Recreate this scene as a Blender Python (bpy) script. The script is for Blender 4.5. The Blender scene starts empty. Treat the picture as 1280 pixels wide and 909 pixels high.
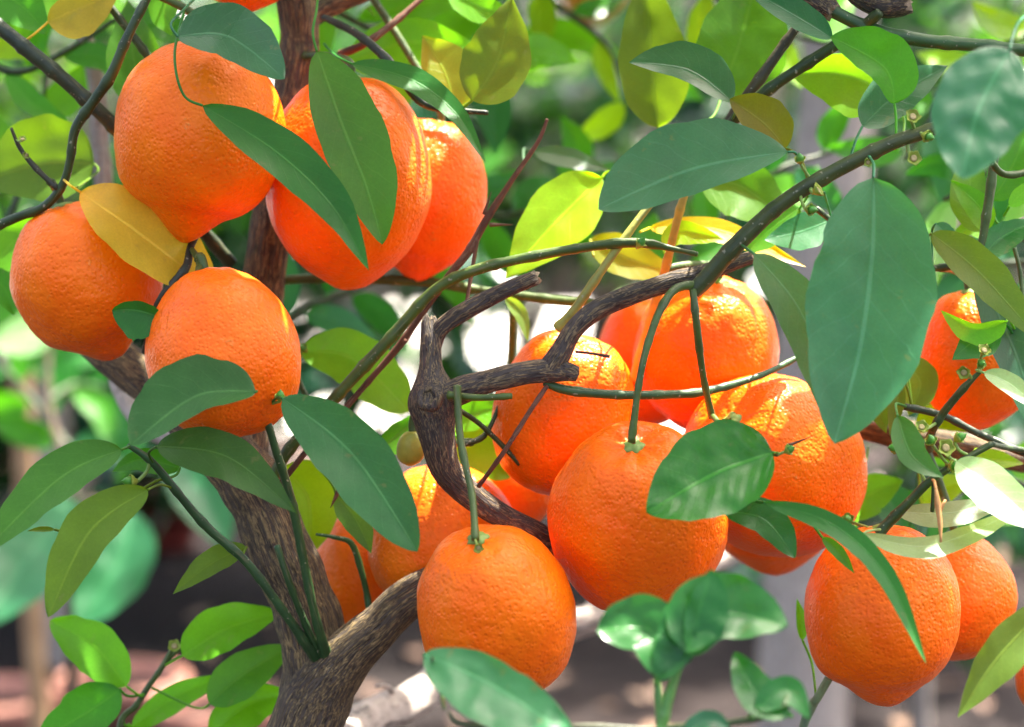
import bpy, math, random
from mathutils import Vector, Quaternion, noise
R = math.radians
sc = bpy.context.scene
COL = sc.collection

# ---------------------------------------------------------------- camera
LENS, CAMZ, PITCH, D0 = 85.0, 1.10, R(8.0), 1.25
K = 36.0 / LENS / 1280.0                       # metres per photo pixel at 1 m
cam_d = bpy.data.cameras.new('camera'); cam = bpy.data.objects.new('camera', cam_d); COL.objects.link(cam)
cam.location = (0, 0, CAMZ); cam.rotation_euler = (R(90) - PITCH, 0, 0)
cam_d.lens = LENS; cam_d.sensor_width = 36; cam_d.clip_start = 0.05; cam_d.clip_end = 1000
cam_d.dof.use_dof = True; cam_d.dof.focus_distance = D0 - 0.01; cam_d.dof.aperture_fstop = 5.0
cam_d.dof.aperture_blades = 0
sc.camera = cam
CP = Vector((0, 0, CAMZ)); FW = Vector((0, math.cos(PITCH), -math.sin(PITCH)))
RT = Vector((1, 0, 0)); UP = Vector((0, math.sin(PITCH), math.cos(PITCH)))

# ---------------------------------------------------------------- world, sun, exposure
SUN_EL, SUN_AZ = R(66), R(45)                  # high, behind the tree, a little to the right
SUND = Vector((math.sin(SUN_AZ) * math.cos(SUN_EL), math.cos(SUN_AZ) * math.cos(SUN_EL), math.sin(SUN_EL)))
w = bpy.data.worlds.new('World'); sc.world = w; w.use_nodes = True
wn = w.node_tree; wn.nodes.clear()
sky = wn.nodes.new('ShaderNodeTexSky'); sky.sky_type = 'NISHITA'; sky.sun_disc = False
sky.sun_elevation = SUN_EL; sky.sun_rotation = SUN_AZ; sky.air_density = 0.6; sky.dust_density = 7.0; sky.ozone_density = 0.3
bgn = wn.nodes.new('ShaderNodeBackground'); bgn.inputs['Strength'].default_value = 0.15
wo = wn.nodes.new('ShaderNodeOutputWorld')
wn.links.new(sky.outputs[0], bgn.inputs[0]); wn.links.new(bgn.outputs[0], wo.inputs[0])
sl = bpy.data.lights.new('sun', 'SUN'); sl.energy = 5.0; sl.angle = R(0.53); sl.color = (1.0, 0.94, 0.84)
so = bpy.data.objects.new('sun', sl); COL.objects.link(so); so.location = SUND * 20
so.rotation_euler = SUND.to_track_quat('Z', 'Y').to_euler()
sc.view_settings.view_transform = 'Standard'; sc.view_settings.look = 'None'
sc.view_settings.exposure = 2.7; sc.view_settings.gamma = 1.0
sc.render.engine = 'CYCLES'
sc.cycles.use_denoising = True
sc.cycles.max_bounces = 6; sc.cycles.transmission_bounces = 4; sc.cycles.sample_clamp_indirect = 8.0

# ---------------------------------------------------------------- helpers
def P(x, y, D=0.0):
    """photo pixel (1280x909) + metres behind the focus plane -> point in the garden"""
    d = D0 + D
    return CP + FW * d + RT * ((x - 640) * K * d) + UP * ((454.5 - y) * K * d)
def px(D=0.0): return K * (D0 + D)

WL = {}                                        # world location of each object
def link(o, loc, parent=None):
    COL.objects.link(o); loc = Vector(loc); WL[o.name] = loc
    if parent is not None:
        o.parent = parent; o.location = loc - WL[parent.name]
    else: o.location = loc
    return o
def empty(name, loc, label, cat, group=None):
    o = link(bpy.data.objects.new(name, None), loc); o.empty_display_size = 0.02
    return tag(o, label, cat, group)
def tag(o, label=None, cat=None, group=None, kind=None):
    for k, v in (('label', label), ('category', cat), ('group', group), ('kind', kind)):
        if v: o[k] = v
    return o
def mesh(name, verts, faces, mats, loc=(0, 0, 0), parent=None, smooth=True, uv=None, attrs=None, midx=None):
    me = bpy.data.meshes.new(name); L = Vector(loc)
    me.from_pydata([tuple(Vector(v) - L) for v in verts], [], faces)
    if smooth: me.polygons.foreach_set('use_smooth', [True] * len(me.polygons))
    for m in (mats if isinstance(mats, (list, tuple)) else [mats]): me.materials.append(m)
    if midx: me.polygons.foreach_set('material_index', midx)
    if uv:
        ul = me.uv_layers.new(name='UVMap')
        li = [0] * len(me.loops); me.loops.foreach_get('vertex_index', li)
        ul.data.foreach_set('uv', [c for i in li for c in uv[i]])
    for an, (ty, data) in (attrs or {}).items():
        a = me.attributes.new(an, ty, 'POINT')
        a.data.foreach_set('vector' if ty == 'FLOAT_VECTOR' else 'color', [c for v in data for c in v])
    me.update()
    return link(bpy.data.objects.new(name, me), loc, parent)
def cr(pts, n):
    """Catmull-Rom through tuples"""
    out = []; m = len(pts)
    for i in range(m - 1):
        p0, p1, p2, p3 = pts[max(i - 1, 0)], pts[i], pts[i + 1], pts[min(i + 2, m - 1)]
        for k in range(n):
            t = k / n
            out.append(tuple(0.5 * ((2 * b) + (c - a) * t + (2 * a - 5 * b + 4 * c - d) * t * t + (3 * b - a - 3 * c + d) * t ** 3)
                             for a, b, c, d in zip(p0, p1, p2, p3)))
    out.append(tuple(pts[-1])); return out

# ---------------------------------------------------------------- materials
def mat(name):
    m = bpy.data.materials.new(name); m.use_nodes = True; nt = m.node_tree; nt.nodes.clear()
    def N(t, ins=None, **kw):
        n = nt.nodes.new('ShaderNode' + t)
        for k, v in kw.items(): setattr(n, k, v)
        for k, v in (ins or {}).items():
            s = n.inputs[k]
            if hasattr(v, 'is_output'): nt.links.new(v, s)
            else: s.default_value = v
        return n
    return m, nt, N
def ramp(N, fac, stops):
    r = N('ValToRGB', {'Fac': fac}); e = r.color_ramp.elements
    while len(e) < len(stops): e.new(0.5)
    for el, (p, c) in zip(e, stops): el.position = p; el.color = tuple(c) + (1,) if len(c) == 3 else c
    return r.outputs['Color']
def mixc(N, fac, a, b, mode='MIX'):
    n = N('Mix', data_type='RGBA', blend_type=mode)
    for s, v in ((n.inputs[0], fac), (n.inputs[6], a), (n.inputs[7], b)):
        if hasattr(v, 'is_output'): n.id_data.links.new(v, s)
        else: s.default_value = v if not isinstance(v, tuple) or len(v) == 4 else v + (1,)
    return n.outputs[2]
def math_(N, op, a, b=0.0, c=0.0):
    return N('Math', {0: a, 1: b, 2: c}, operation=op).outputs[0]

def leaf_mat(name, rough, spec, bumpd=0.0003, trans=0.42, attr=None):
    m, nt, N = mat(name)
    col = N('ObjectInfo').outputs['Color'] if not attr else N('Attribute', attribute_name=attr).outputs['Color']
    co = N('TexCoord').outputs['Object']
    n1 = N('TexNoise', {'Vector': co, 'Scale': 26.0, 'Detail': 4.0}).outputs[0]
    n2 = N('TexNoise', {'Vector': co, 'Scale': 800.0, 'Detail': 2.0}).outputs[0]
    v = N('MapRange', {0: n1, 1: 0.3, 2: 0.7, 3: 0.84, 4: 1.16}).outputs[0]
    v2 = N('MapRange', {0: n2, 1: 0.35, 2: 0.65, 3: 0.96, 4: 1.04}).outputs[0]
    var = math_(N, 'MULTIPLY', v, v2)
    base = mixc(N, 1.0, col, N('CombineXYZ', {0: var, 1: var, 2: var}).outputs[0], 'MULTIPLY')
    bn = None; trc = base
    if not attr:
        uv = N('UVMap').outputs[0]; sp = N('SeparateXYZ', {0: uv})
        s = math_(N, 'ABSOLUTE', math_(N, 'MULTIPLY_ADD', sp.outputs[0], 2.0, -1.0)); t = sp.outputs[1]
        rib = N('MapRange', {0: s, 1: 0.018, 2: 0.05, 3: 1.0, 4: 0.0}, interpolation_type='SMOOTHSTEP').outputs[0]
        wob = N('TexNoise', {'Vector': co, 'Scale': 60.0}).outputs[0]
        ph = math_(N, 'ADD', math_(N, 'MULTIPLY_ADD', s, -1.9, math_(N, 'MULTIPLY', t, 9.0)), math_(N, 'MULTIPLY', wob, 0.9))
        fr = math_(N, 'ABSOLUTE', math_(N, 'SUBTRACT', math_(N, 'FRACT', ph), 0.5))
        vein = N('MapRange', {0: fr, 1: 0.012, 2: 0.06, 3: 1.0, 4: 0.0}, interpolation_type='SMOOTHSTEP').outputs[0]
        vein = math_(N, 'MULTIPLY', vein, 0.27)
        allv = math_(N, 'MAXIMUM', math_(N, 'MULTIPLY', rib, 0.85), vein)
        lightc = mixc(N, 1.0, base, (2.6, 2.1, 2.0), 'MULTIPLY')
        blem = N('TexNoise', {'Vector': co, 'Scale': 130.0, 'Detail': 3.0}).outputs[0]
        bl = N('MapRange', {0: blem, 1: 0.67, 2: 0.74, 3: 0.0, 4: 0.5}).outputs[0]
        base = mixc(N, allv, base, lightc); trc = mixc(N, math_(N, 'MULTIPLY', allv, 0.6), trc, (0.03, 0.06, 0.01))
        base = mixc(N, bl, base, (0.16, 0.15, 0.05))
        hgt = math_(N, 'SUBTRACT', math_(N, 'MULTIPLY', n2, 0.5), math_(N, 'MULTIPLY', math_(N, 'MAXIMUM', rib, vein), 0.75))
        bn = N('Bump', {'Height': hgt, 'Strength': 0.6, 'Distance': bumpd}).outputs[0]
    rg = N('MapRange', {0: n1, 1: 0.3, 2: 0.7, 3: rough - 0.06, 4: rough + 0.1}).outputs[0]
    b = N('BsdfPrincipled', {'Base Color': base, 'Roughness': rg, 'Specular IOR Level': spec})
    tcol = mixc(N, 1.0, trc, (3.2, 2.7, 0.55), 'MULTIPLY')
    tr = N('BsdfTranslucent', {'Color': tcol})
    if bn: nt.links.new(bn, b.inputs['Normal'])
    mx = N('MixShader', {0: trans, 1: b.outputs[0], 2: tr.outputs[0]})
    out = N('OutputMaterial', {0: mx.outputs[0]})
    return m
M = {}
M['leaf'] = leaf_mat('leaf_satin', 0.33, 0.24)
M['leaf_gloss'] = leaf_mat('leaf_glossy', 0.27, 0.38, 0.00035, 0.36)
M['leaf_matt'] = leaf_mat('leaf_matt', 0.37, 0.22)
M['bgleaf'] = leaf_mat('garden_leaf', 0.25, 0.5, trans=0.34, attr='leafcol')

def orange_mat():
    m, nt, N = mat('orange_peel'); co = N('TexCoord').outputs['Object']
    oc = N('ObjectInfo').outputs['Color']; rnd = N('ObjectInfo').outputs['Random']
    n1 = N('TexNoise', {'Vector': co, 'Scale': 28.0, 'Detail': 4.0, 'Roughness': 0.6}).outputs[0]
    n2 = N('TexNoise', {'Vector': co, 'Scale': 520.0, 'Detail': 2.0}).outputs[0]
    vo = N('TexVoronoi', {'Vector': co, 'Scale': 430.0, 'Randomness': 1.0}).outputs['Distance']
    n3 = N('TexNoise', {'Vector': co, 'Scale': 300.0, 'Detail': 1.0}).outputs[0]
    dark = mixc(N, 1.0, oc, (0.97, 0.82, 0.8), 'MULTIPLY'); lite = mixc(N, 1.0, oc, (1.0, 1.16, 1.2), 'MULTIPLY')
    base = mixc(N, N('MapRange', {0: n1, 1: 0.32, 2: 0.68}).outputs[0], dark, lite)
    pore = N('MapRange', {0: vo, 1: 0.0, 2: 0.5, 3: 1.0, 4: 0.0}).outputs[0]
    base = mixc(N, math_(N, 'MULTIPLY', pore, 0.10), base, mixc(N, 1.0, base, (0.9, 0.62, 0.5), 'MULTIPLY'))
    sc1 = N('TexNoise', {'Vector': co, 'Scale': 75.0, 'Detail': 5.0, 'Roughness': 0.7}).outputs[0]
    scar = N('MapRange', {0: sc1, 1: 0.665, 2: 0.73, 3: 0.0, 4: 0.55}).outputs[0]
    base = mixc(N, scar, base, (0.62, 0.30, 0.07))
    h = math_(N, 'SUBTRACT', math_(N, 'MULTIPLY_ADD', n2, 0.5, math_(N, 'MULTIPLY', n3, 1.1)), math_(N, 'MULTIPLY', pore, 0.6))
    bn = N('Bump', {'Height': h, 'Strength': 0.75, 'Distance': 0.0008}).outputs[0]
    b = N('BsdfPrincipled', {'Base Color': base, 'Roughness': 0.36, 'Specular IOR Level': 0.20, 'Normal': bn,
          'Subsurface Weight': 0.12, 'Subsurface Radius': (1.0, 0.35, 0.08), 'Subsurface Scale': 0.005})
    N('OutputMaterial', {0: b.outputs[0]}); return m
M['orange'] = orange_mat()

def bark_mat(name, c_dark, c_mid, c_streak, streak=0.62, fz=55.0, fxy=330.0, bumpd=0.0016):
    m, nt, N = mat(name)
    at = N('Attribute', attribute_name='bark').outputs['Vector']
    oc = N('TexCoord').outputs['Object']
    v = N('VectorMath', {0: at, 1: (fxy, fxy, fz)}, operation='MULTIPLY').outputs[0]
    wv = N('TexNoise', {'Vector': oc, 'Scale': 60.0, 'Detail': 2.0}).outputs['Color']
    v = N('VectorMath', {0: v, 1: N('VectorMath', {0: wv, 1: (1.3, 1.3, 1.6)}, operation='MULTIPLY').outputs[0]}, operation='ADD').outputs[0]
    n1 = N('TexNoise', {'Vector': v, 'Scale': 1.0, 'Detail': 3.0, 'Roughness': 0.55}).outputs[0]
    n2 = N('TexNoise', {'Vector': oc, 'Scale': 40.0, 'Detail': 5.0, 'Roughness': 0.7}).outputs[0]
    n3 = N('TexNoise', {'Vector': oc, 'Scale': 900.0, 'Detail': 2.0}).outputs[0]
    c = ramp(N, n2, [(0.3, c_dark), (0.7, c_mid)])
    rd = math_(N, 'ABSOLUTE', math_(N, 'SUBTRACT', n1, streak - 0.03))
    f = N('MapRange', {0: rd, 1: 0.014, 2: 0.06, 3: 1.0, 4: 0.0}).outputs[0]
    n4 = N('TexNoise', {'Vector': v, 'Scale': 1.7, 'Detail': 2.0}).outputs[0]
    crk = N('MapRange', {0: n4, 1: 0.30, 2: 0.42, 3: 0.75, 4: 0.0}).outputs[0]
    c = mixc(N, math_(N, 'MULTIPLY', f, N('MapRange', {0: n2, 1: 0.35, 2: 0.55, 3: 0.45, 4: 1.0}).outputs[0]), c, c_streak)
    c = mixc(N, N('MapRange', {0: n3, 1: 0.3, 2: 0.7, 3: 0.0, 4: 0.35}).outputs[0], c, tuple(x * 0.45 for x in c_mid))
    c = mixc(N, crk, c, tuple(x * 0.3 for x in c_dark))
    h = math_(N, 'SUBTRACT', math_(N, 'MULTIPLY_ADD', f, 0.6, math_(N, 'MULTIPLY_ADD', n1, 1.0, math_(N, 'MULTIPLY', n3, 0.25))), math_(N, 'MULTIPLY', crk, 0.8))
    bn = N('Bump', {'Height': h, 'Strength': 0.9, 'Distance': bumpd}).outputs[0]
    b = N('BsdfPrincipled', {'Base Color': c, 'Roughness': 0.78, 'Specular IOR Level': 0.3, 'Normal': bn})
    N('OutputMaterial', {0: b.outputs[0]}); return m
M['bark'] = bark_mat('trunk_bark', (0.046, 0.034, 0.025), (0.13, 0.098, 0.068), (0.48, 0.34, 0.15), 0.555, 50.0, 760.0, 0.0024)
M['bark2'] = bark_mat('branch_bark', (0.036, 0.028, 0.023), (0.10, 0.078, 0.062), (0.34, 0.24, 0.12), 0.585, 100.0, 800.0, 0.0014)
M['bark_red'] = bark_mat('young_brown_bark', (0.08, 0.032, 0.018), (0.18, 0.075, 0.04), (0.24, 0.13, 0.08), 0.64, 60.0, 600.0, 0.0004)
M['bark_grey'] = bark_mat('grey_bark', (0.26, 0.215, 0.18), (0.46, 0.39, 0.33), (0.5, 0.43, 0.35), 0.62, 20.0, 120.0, 0.002)

def twig_mat():
    m, nt, N = mat('green_twig'); co = N('TexCoord').outputs['Object']
    at = N('Attribute', attribute_name='bark').outputs['Vector']
    oc = N('ObjectInfo').outputs['Color']
    v = N('VectorMath', {0: at, 1: (700.0, 700.0, 60.0)}, operation='MULTIPLY').outputs[0]
    n1 = N('TexNoise', {'Vector': v, 'Scale': 1.0, 'Detail': 2.0}).outputs[0]
    n2 = N('TexNoise', {'Vector': co, 'Scale': 90.0, 'Detail': 3.0}).outputs[0]
    n3 = N('TexNoise', {'Vector': co, 'Scale': 420.0, 'Detail': 1.0}).outputs[0]
    c = mixc(N, N('MapRange', {0: n2, 1: 0.3, 2: 0.7}).outputs[0], mixc(N, 1.0, oc, (0.7, 0.7, 0.75), 'MULTIPLY'), mixc(N, 1.0, oc, (1.4, 1.25, 1.1), 'MULTIPLY'))
    c = mixc(N, N('MapRange', {0: n1, 1: 0.6, 2: 0.72, 3: 0.0, 4: 0.5}).outputs[0], c, (0.16, 0.15, 0.07))
    c = mixc(N, N('MapRange', {0: n3, 1: 0.70, 2: 0.76, 3: 0.0, 4: 0.7}).outputs[0], c, (0.35, 0.33, 0.22))
    bn = N('Bump', {'Height': math_(N, 'ADD', n1, n3), 'Strength': 0.6, 'Distance': 0.0004}).outputs[0]
    b = N('BsdfPrincipled', {'Base Color': c, 'Roughness': 0.5, 'Specular IOR Level': 0.4, 'Normal': bn})
    N('OutputMaterial', {0: b.outputs[0]}); return m
M['twig'] = twig_mat()

def plain(name, col, col2, scale, rough=0.6, bump=0.0, dist=0.002, sss=0.0):
    m, nt, N = mat(name); co = N('TexCoord').outputs['Object']
    n1 = N('TexNoise', {'Vector': co, 'Scale': scale, 'Detail': 6.0, 'Roughness': 0.65}).outputs[0]
    c = ramp(N, n1, [(0.3, col), (0.7, col2)])
    ins = {'Base Color': c, 'Roughness': rough, 'Specular IOR Level': 0.35}
    if bump: ins['Normal'] = N('Bump', {'Height': n1, 'Strength': bump, 'Distance': dist}).outputs[0]
    if sss: ins.update({'Subsurface Weight': sss, 'Subsurface Scale': 0.002})
    b = N('BsdfPrincipled', ins); N('OutputMaterial', {0: b.outputs[0]}); return m
M['calyx'] = plain('calyx_green', (0.10, 0.20, 0.03), (0.26, 0.34, 0.08), 300, 0.55, 0.3, 0.0004)
M['sepal'] = plain('sepal_pale', (0.16, 0.25, 0.02), (0.32, 0.36, 0.05), 300, 0.55, 0.3, 0.0004)
M['sepal2'] = plain('style_scar', (0.28, 0.24, 0.08), (0.42, 0.32, 0.15), 300, 0.6)
M['ovary'] = plain('fruitlet_green', (0.05, 0.20, 0.02), (0.10, 0.30, 0.04), 200, 0.3, 0.2, 0.0002, 0.1)
M['unripe'] = plain('unripe_peel', (0.22, 0.26, 0.03), (0.40, 0.36, 0.05), 90, 0.45, 0.4, 0.0006, 0.1)
M['dry'] = plain('dry_brown', (0.30, 0.14, 0.04), (0.55, 0.30, 0.11), 150, 0.7, 0.5, 0.0008)
M['cut'] = plain('cut_wood', (0.10, 0.07, 0.045), (0.38, 0.28, 0.17), 400, 0.8, 0.6, 0.0008)
M['terra'] = plain('terracotta', (0.26, 0.105, 0.07), (0.42, 0.2, 0.145), 18, 0.8, 0.3, 0.002)
M['redpot'] = plain('red_clay', (0.16, 0.022, 0.015), (0.24, 0.04, 0.028), 18, 0.6, 0.2, 0.002)
M['stake'] = plain('stake_wood', (0.25, 0.14, 0.065), (0.45, 0.28, 0.14), 30, 0.75, 0.5, 0.002)
M['wall'] = plain('wall_plaster', (0.55, 0.42, 0.35), (0.72, 0.60, 0.52), 1.6, 0.9, 0.4, 0.01)
M['path'] = plain('pale_gravel', (0.46, 0.44, 0.40), (0.66, 0.63, 0.58), 40, 0.9, 0.7, 0.01)

def soil_mat():
    m, nt, N = mat('soil'); co = N('TexCoord').outputs['Object']
    n1 = N('TexNoise', {'Vector': co, 'Scale': 2.2, 'Detail': 6.0}).outputs[0]
    n2 = N('TexNoise', {'Vector': co, 'Scale': 34.0, 'Detail': 6.0, 'Roughness': 0.7}).outputs[0]
    c = ramp(N, n2, [(0.25, (0.009, 0.007, 0.0065)), (0.55, (0.026, 0.020, 0.019)), (0.8, (0.065, 0.048, 0.042))])
    c = mixc(N, N('MapRange', {0: n1, 1: 0.45, 2: 0.65}).outputs[0], c, mixc(N, 1.0, c, (1.3, 1.2, 1.15), 'MULTIPLY'))
    bn = N('Bump', {'Height': n2, 'Strength': 1.0, 'Distance': 0.03}).outputs[0]
    b = N('BsdfPrincipled', {'Base Color': c, 'Roughness': 0.95, 'Specular IOR Level': 0.15, 'Normal': bn})
    N('OutputMaterial', {0: b.outputs[0]}); return m
M['soil'] = soil_mat()

# ---------------------------------------------------------------- generic builders
BR = []                                        # (object, polyline) of every branch of the main tree
def frame(pts):
    T = []
    for i in range(len(pts)):
        T.append((pts[min(i + 1, len(pts) - 1)] - pts[max(i - 1, 0)]).normalized())
    n = T[0].orthogonal().normalized(); out = []
    for t in T:
        n = (n - t * n.dot(t))
        if n.length < 1e-6: n = t.orthogonal()
        n.normalize(); out.append((t, n, t.cross(n)))
    return out
def tube_geo(pw, rad, sides, furrow=0.0, ff=140.0, fz=26.0, seed=0.0, knob=None, jag=0.0):
    fr = frame(pw); V, F, A = [], [], []; ln = 0.0
    for i, (p, r, (t, n, b)) in enumerate(zip(pw, rad, fr)):
        if i: ln += (p - pw[i - 1]).length
        for k in range(sides):
            a = 2 * math.pi * k / sides; ca, sa = math.cos(a), math.sin(a)
            rr = r
            if furrow:
                q = Vector((ca * r * ff, sa * r * ff, ln * fz + seed))
                rr += furrow * (noise.noise(q) * 1.0 + 0.6 * noise.noise(q * 2.3)) 
                rr *= 1 + 0.07 * noise.noise(Vector((ca * 1.3, sa * 1.3, ln * 30 + seed)))
            pp = p + (n * ca + b * sa) * rr
            if jag and i >= len(pw) - 1: pp += t * jag * r * noise.noise(Vector((ca * 2, sa * 2, seed)))
            V.append(pp); A.append((ca * r, sa * r, ln))
    m = len(pw)
    for i in range(m - 1):
        for k in range(sides):
            a, b_ = i * sides + k, i * sides + (k + 1) % sides
            F.append((a, b_, b_ + sides, a + sides))
    for end, i in ((0, 0), (1, m - 1)):
        c = len(V); V.append(pw[i] + fr[i][0] * (rad[i] * 0.25 * (1 if end else -1))); A.append((0, 0, ln if end else 0))
        for k in range(sides):
            a, b_ = i * sides + k, i * sides + (k + 1) % sides
            F.append((a, b_, c) if end else (b_, a, c))
    return V, F, A
def branch(name, pts, m, parent, sides=14, furrow=0.0, color=None, step=0.003, nodes=0.0, seed=None, reg=True, cutcap=False, ff=140.0, fz=26.0):
    """pts: (x, y, D, radius px)"""
    seed = seed if seed is not None else len(BR) * 7.3
    wp = [tuple(P(x, y, D)) + (r * px(D),) for x, y, D, r in pts]
    L = sum((Vector(wp[i + 1][:3]) - Vector(wp[i][:3])).length for i in range(len(wp) - 1))
    n = max(3, int(L / step / (len(wp) - 1)))
    s = cr(wp, n); pw = [Vector(q[:3]) for q in s]; rad = [max(q[3], 0.0003) for q in s]
    # gentle irregularity + nodes (swellings where leaves grew)
    acc = 0.0
    for i in range(len(rad)):
        if i: acc += (pw[i] - pw[i - 1]).length
        rad[i] *= 1 + 0.07 * noise.noise(Vector((acc * 60, seed, 0)))
        if nodes:
            ph = (acc / nodes + seed * 0.37) % 1.0
            rad[i] *= 1 + 0.17 * math.exp(-((ph - 0.5) * nodes / 0.0022) ** 2)
        if i and nodes: pw[i] = pw[i] + Vector((noise.noise(Vector((acc * 25, seed, 1))), noise.noise(Vector((acc * 25, seed, 2))), noise.noise(Vector((acc * 25, seed, 3))))) * rad[i] * 0.22
    V, F, A = tube_geo(pw, rad, sides, furrow, ff, fz, seed, jag=1.2 if cutcap else 0.0)
    mats = [m, M['cut']]; mi = None
    if cutcap: mi = [0] * (len(F) - sides) + [1] * sides
    o = mesh(name, V, F, mats if cutcap else m, pw[0], parent, attrs={'bark': ('FLOAT_VECTOR', A)}, midx=mi)
    if color: o.color = tuple(color) + (1,)
    if reg: BR.append((o, pw))
    return o
def nearest(p):
    best = None
    for o, pw in BR:
        for q in pw:
            d = (q - p).length
            if best is None or d < best[0]: best = (d, o, q)
    return best
LC = {'dk': (0.020, 0.130, 0.022), 'md': (0.042, 0.19, 0.012), 'lt': (0.085, 0.27, 0.010), 'ol': (0.085, 0.125, 0.010),
      'yg': (0.17, 0.31, 0.010), 'ye': (0.42, 0.36, 0.045), 'bl': (0.020, 0.105, 0.052), 'pl': (0.19, 0.31, 0.15), 'te': (0.025, 0.13, 0.062),
      'yb': (0.30, 0.24, 0.02)}
LEAVES = []
def leaf_geo(mid, D, wl, wr, tilt=0.55, fold=0.27, tip=0.0, a=0.62, b=0.80, wav=0.06, crink=0.0, seed=0, nl=26, na=7, curl=0.0, crum=0.05):
    """mid: photo pixels base->tip; widths px left/right; tilt: how far the upper edge leans back; tip: depth change at tip (m)"""
    rnd = random.Random(seed)
    pts = cr([tuple(map(float, q)) for q in mid], max(2, nl // (len(mid) - 1)))
    # arc-length parameter
    ls = [0.0]
    for i in range(1, len(pts)): ls.append(ls[-1] + math.hypot(pts[i][0] - pts[i - 1][0], pts[i][1] - pts[i - 1][1]))
    b *= 1.3; T = ls[-1]; y0 = mid[0][1]; tm = a / (a + b); nrm = (tm ** a) * ((1 - tm) ** b); pp = px(D)
    V, F, UV = [], [], []; ph1, ph2 = rnd.uniform(0, 6), rnd.uniform(0, 6); nk = (rnd.choice([0, 0, .05, .12]), rnd.uniform(.25, .85), rnd.choice([-1, 1]), rnd.uniform(.03, .06))
    for i, q in enumerate(pts):
        t = ls[i] / T
        q0, q1 = pts[max(i - 1, 0)], pts[min(i + 1, len(pts) - 1)]
        dx, dy = q1[0] - q0[0], q1[1] - q0[1]; h = math.hypot(dx, dy) or 1
        nx, ny = dy / h, -dx / h
        prof = (max(t, 0) ** a) * (max(1 - t, 0) ** b) / nrm
        for k in range(-na, na + 1):
            s = k / na
            wd = (wl if s > 0 else wr) * prof * (1 + 0.025 * math.sin(t * 23 + ph1 + (2 if s > 0 else 0)))
            wd *= 1 + 0.03 * noise.noise(Vector((t * 16, 3.0 if s > 0 else 9.0, seed * 1.7))) - nk[0] * math.exp(-((t - nk[1]) / nk[3]) ** 2) * (1 if s * nk[2] > 0 else 0)
            ox, oy = nx * s * wd, ny * s * wd
            x, y = q[0] + ox, q[1] + oy
            ww = (wl + wr) * 0.5
            dz = tilt * (y0 - y) * pp + tip * t * t
            dz -= fold * (abs(s) ** 1.15) * prof * ww * pp * 1.0
            dz += curl * (abs(s) ** 3) * prof * ww * pp
            dz += wav * ww * pp * (math.sin(t * 9 + ph1 + (1.7 if s > 0 else 0)) * abs(s) ** 2 + 0.5 * math.sin(t * 5 + ph2))
            if crink: dz += crink * ww * pp * math.sin((t * 9.0 - abs(s) * 1.9) * 2 * math.pi) * (1 - (2 * abs(s) - 1) ** 2)
            if crum: dz += crum * ww * pp * noise.noise(Vector((x / 26, y / 26, seed * 1.0)))
            V.append(P(x, y, D + dz)); UV.append(((s + 1) / 2, t))
    W = 2 * na + 1
    for i in range(len(pts) - 1):
        for k in range(W - 1): F.append((i * W + k, i * W + k + 1, (i + 1) * W + k + 1, (i + 1) * W + k))
    return V, F, UV, P(mid[0][0], mid[0][1], D + 0.5 * wav * (wl + wr) * 0.5 * pp * math.sin(ph2))
def leaf(mid, D, wl, wr, c='md', m='leaf', pet=None, parent=None, label=None, col=None, maxpet=0.10, **kw):
    kw.setdefault('seed', len(LEAVES) * 13 + 5)
    V, F, UV, base = leaf_geo(mid, D, wl, wr, **kw)
    # petiole: to given pixels, or to the nearest branch
    pr = max(1.6 * px(D), 0.0007)
    if pet: pl = [base] + [P(*q) for q in pet]
    else:
        d, bo, q = nearest(base)
        d1 = (P(*mid[0], D) - P(*mid[min(1, len(mid) - 1)], D)).normalized()
        if d > maxpet: print('LEAF FAR', mid[0], round(d, 3)); pl = [base, base + d1 * 0.02]
        else: pl = [base, base.lerp(q, 0.5) + d1 * min(0.012, d * 0.3), q]
        parent = parent or bo
    if parent is None: parent = nearest(pl[-1])[1]
    s = cr([tuple(q) for q in pl], 8); pw = [Vector(q) for q in s]
    n0 = len(V); V2, F2, A = tube_geo(pw, [pr] * len(pw), 7)
    V += V2; F += [tuple(i + n0 for i in f) for f in F2]; UV += [(0.5, 0.0)] * len(V2)
    rnd = random.Random(kw['seed']); base_c = col or LC[c]; j = rnd.uniform(0.88, 1.12) * (1.0 if c in ('dk', 'md', 'bl', 'te') else 1.05)
    o = mesh('leaf', V, F, M[m], base, parent, uv=UV)
    o.color = (base_c[0] * j * rnd.uniform(.82, .95), base_c[1] * j, base_c[2] * j * .85, 1)
    if label: o['label'] = label
    LEAVES.append(o); return o

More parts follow.
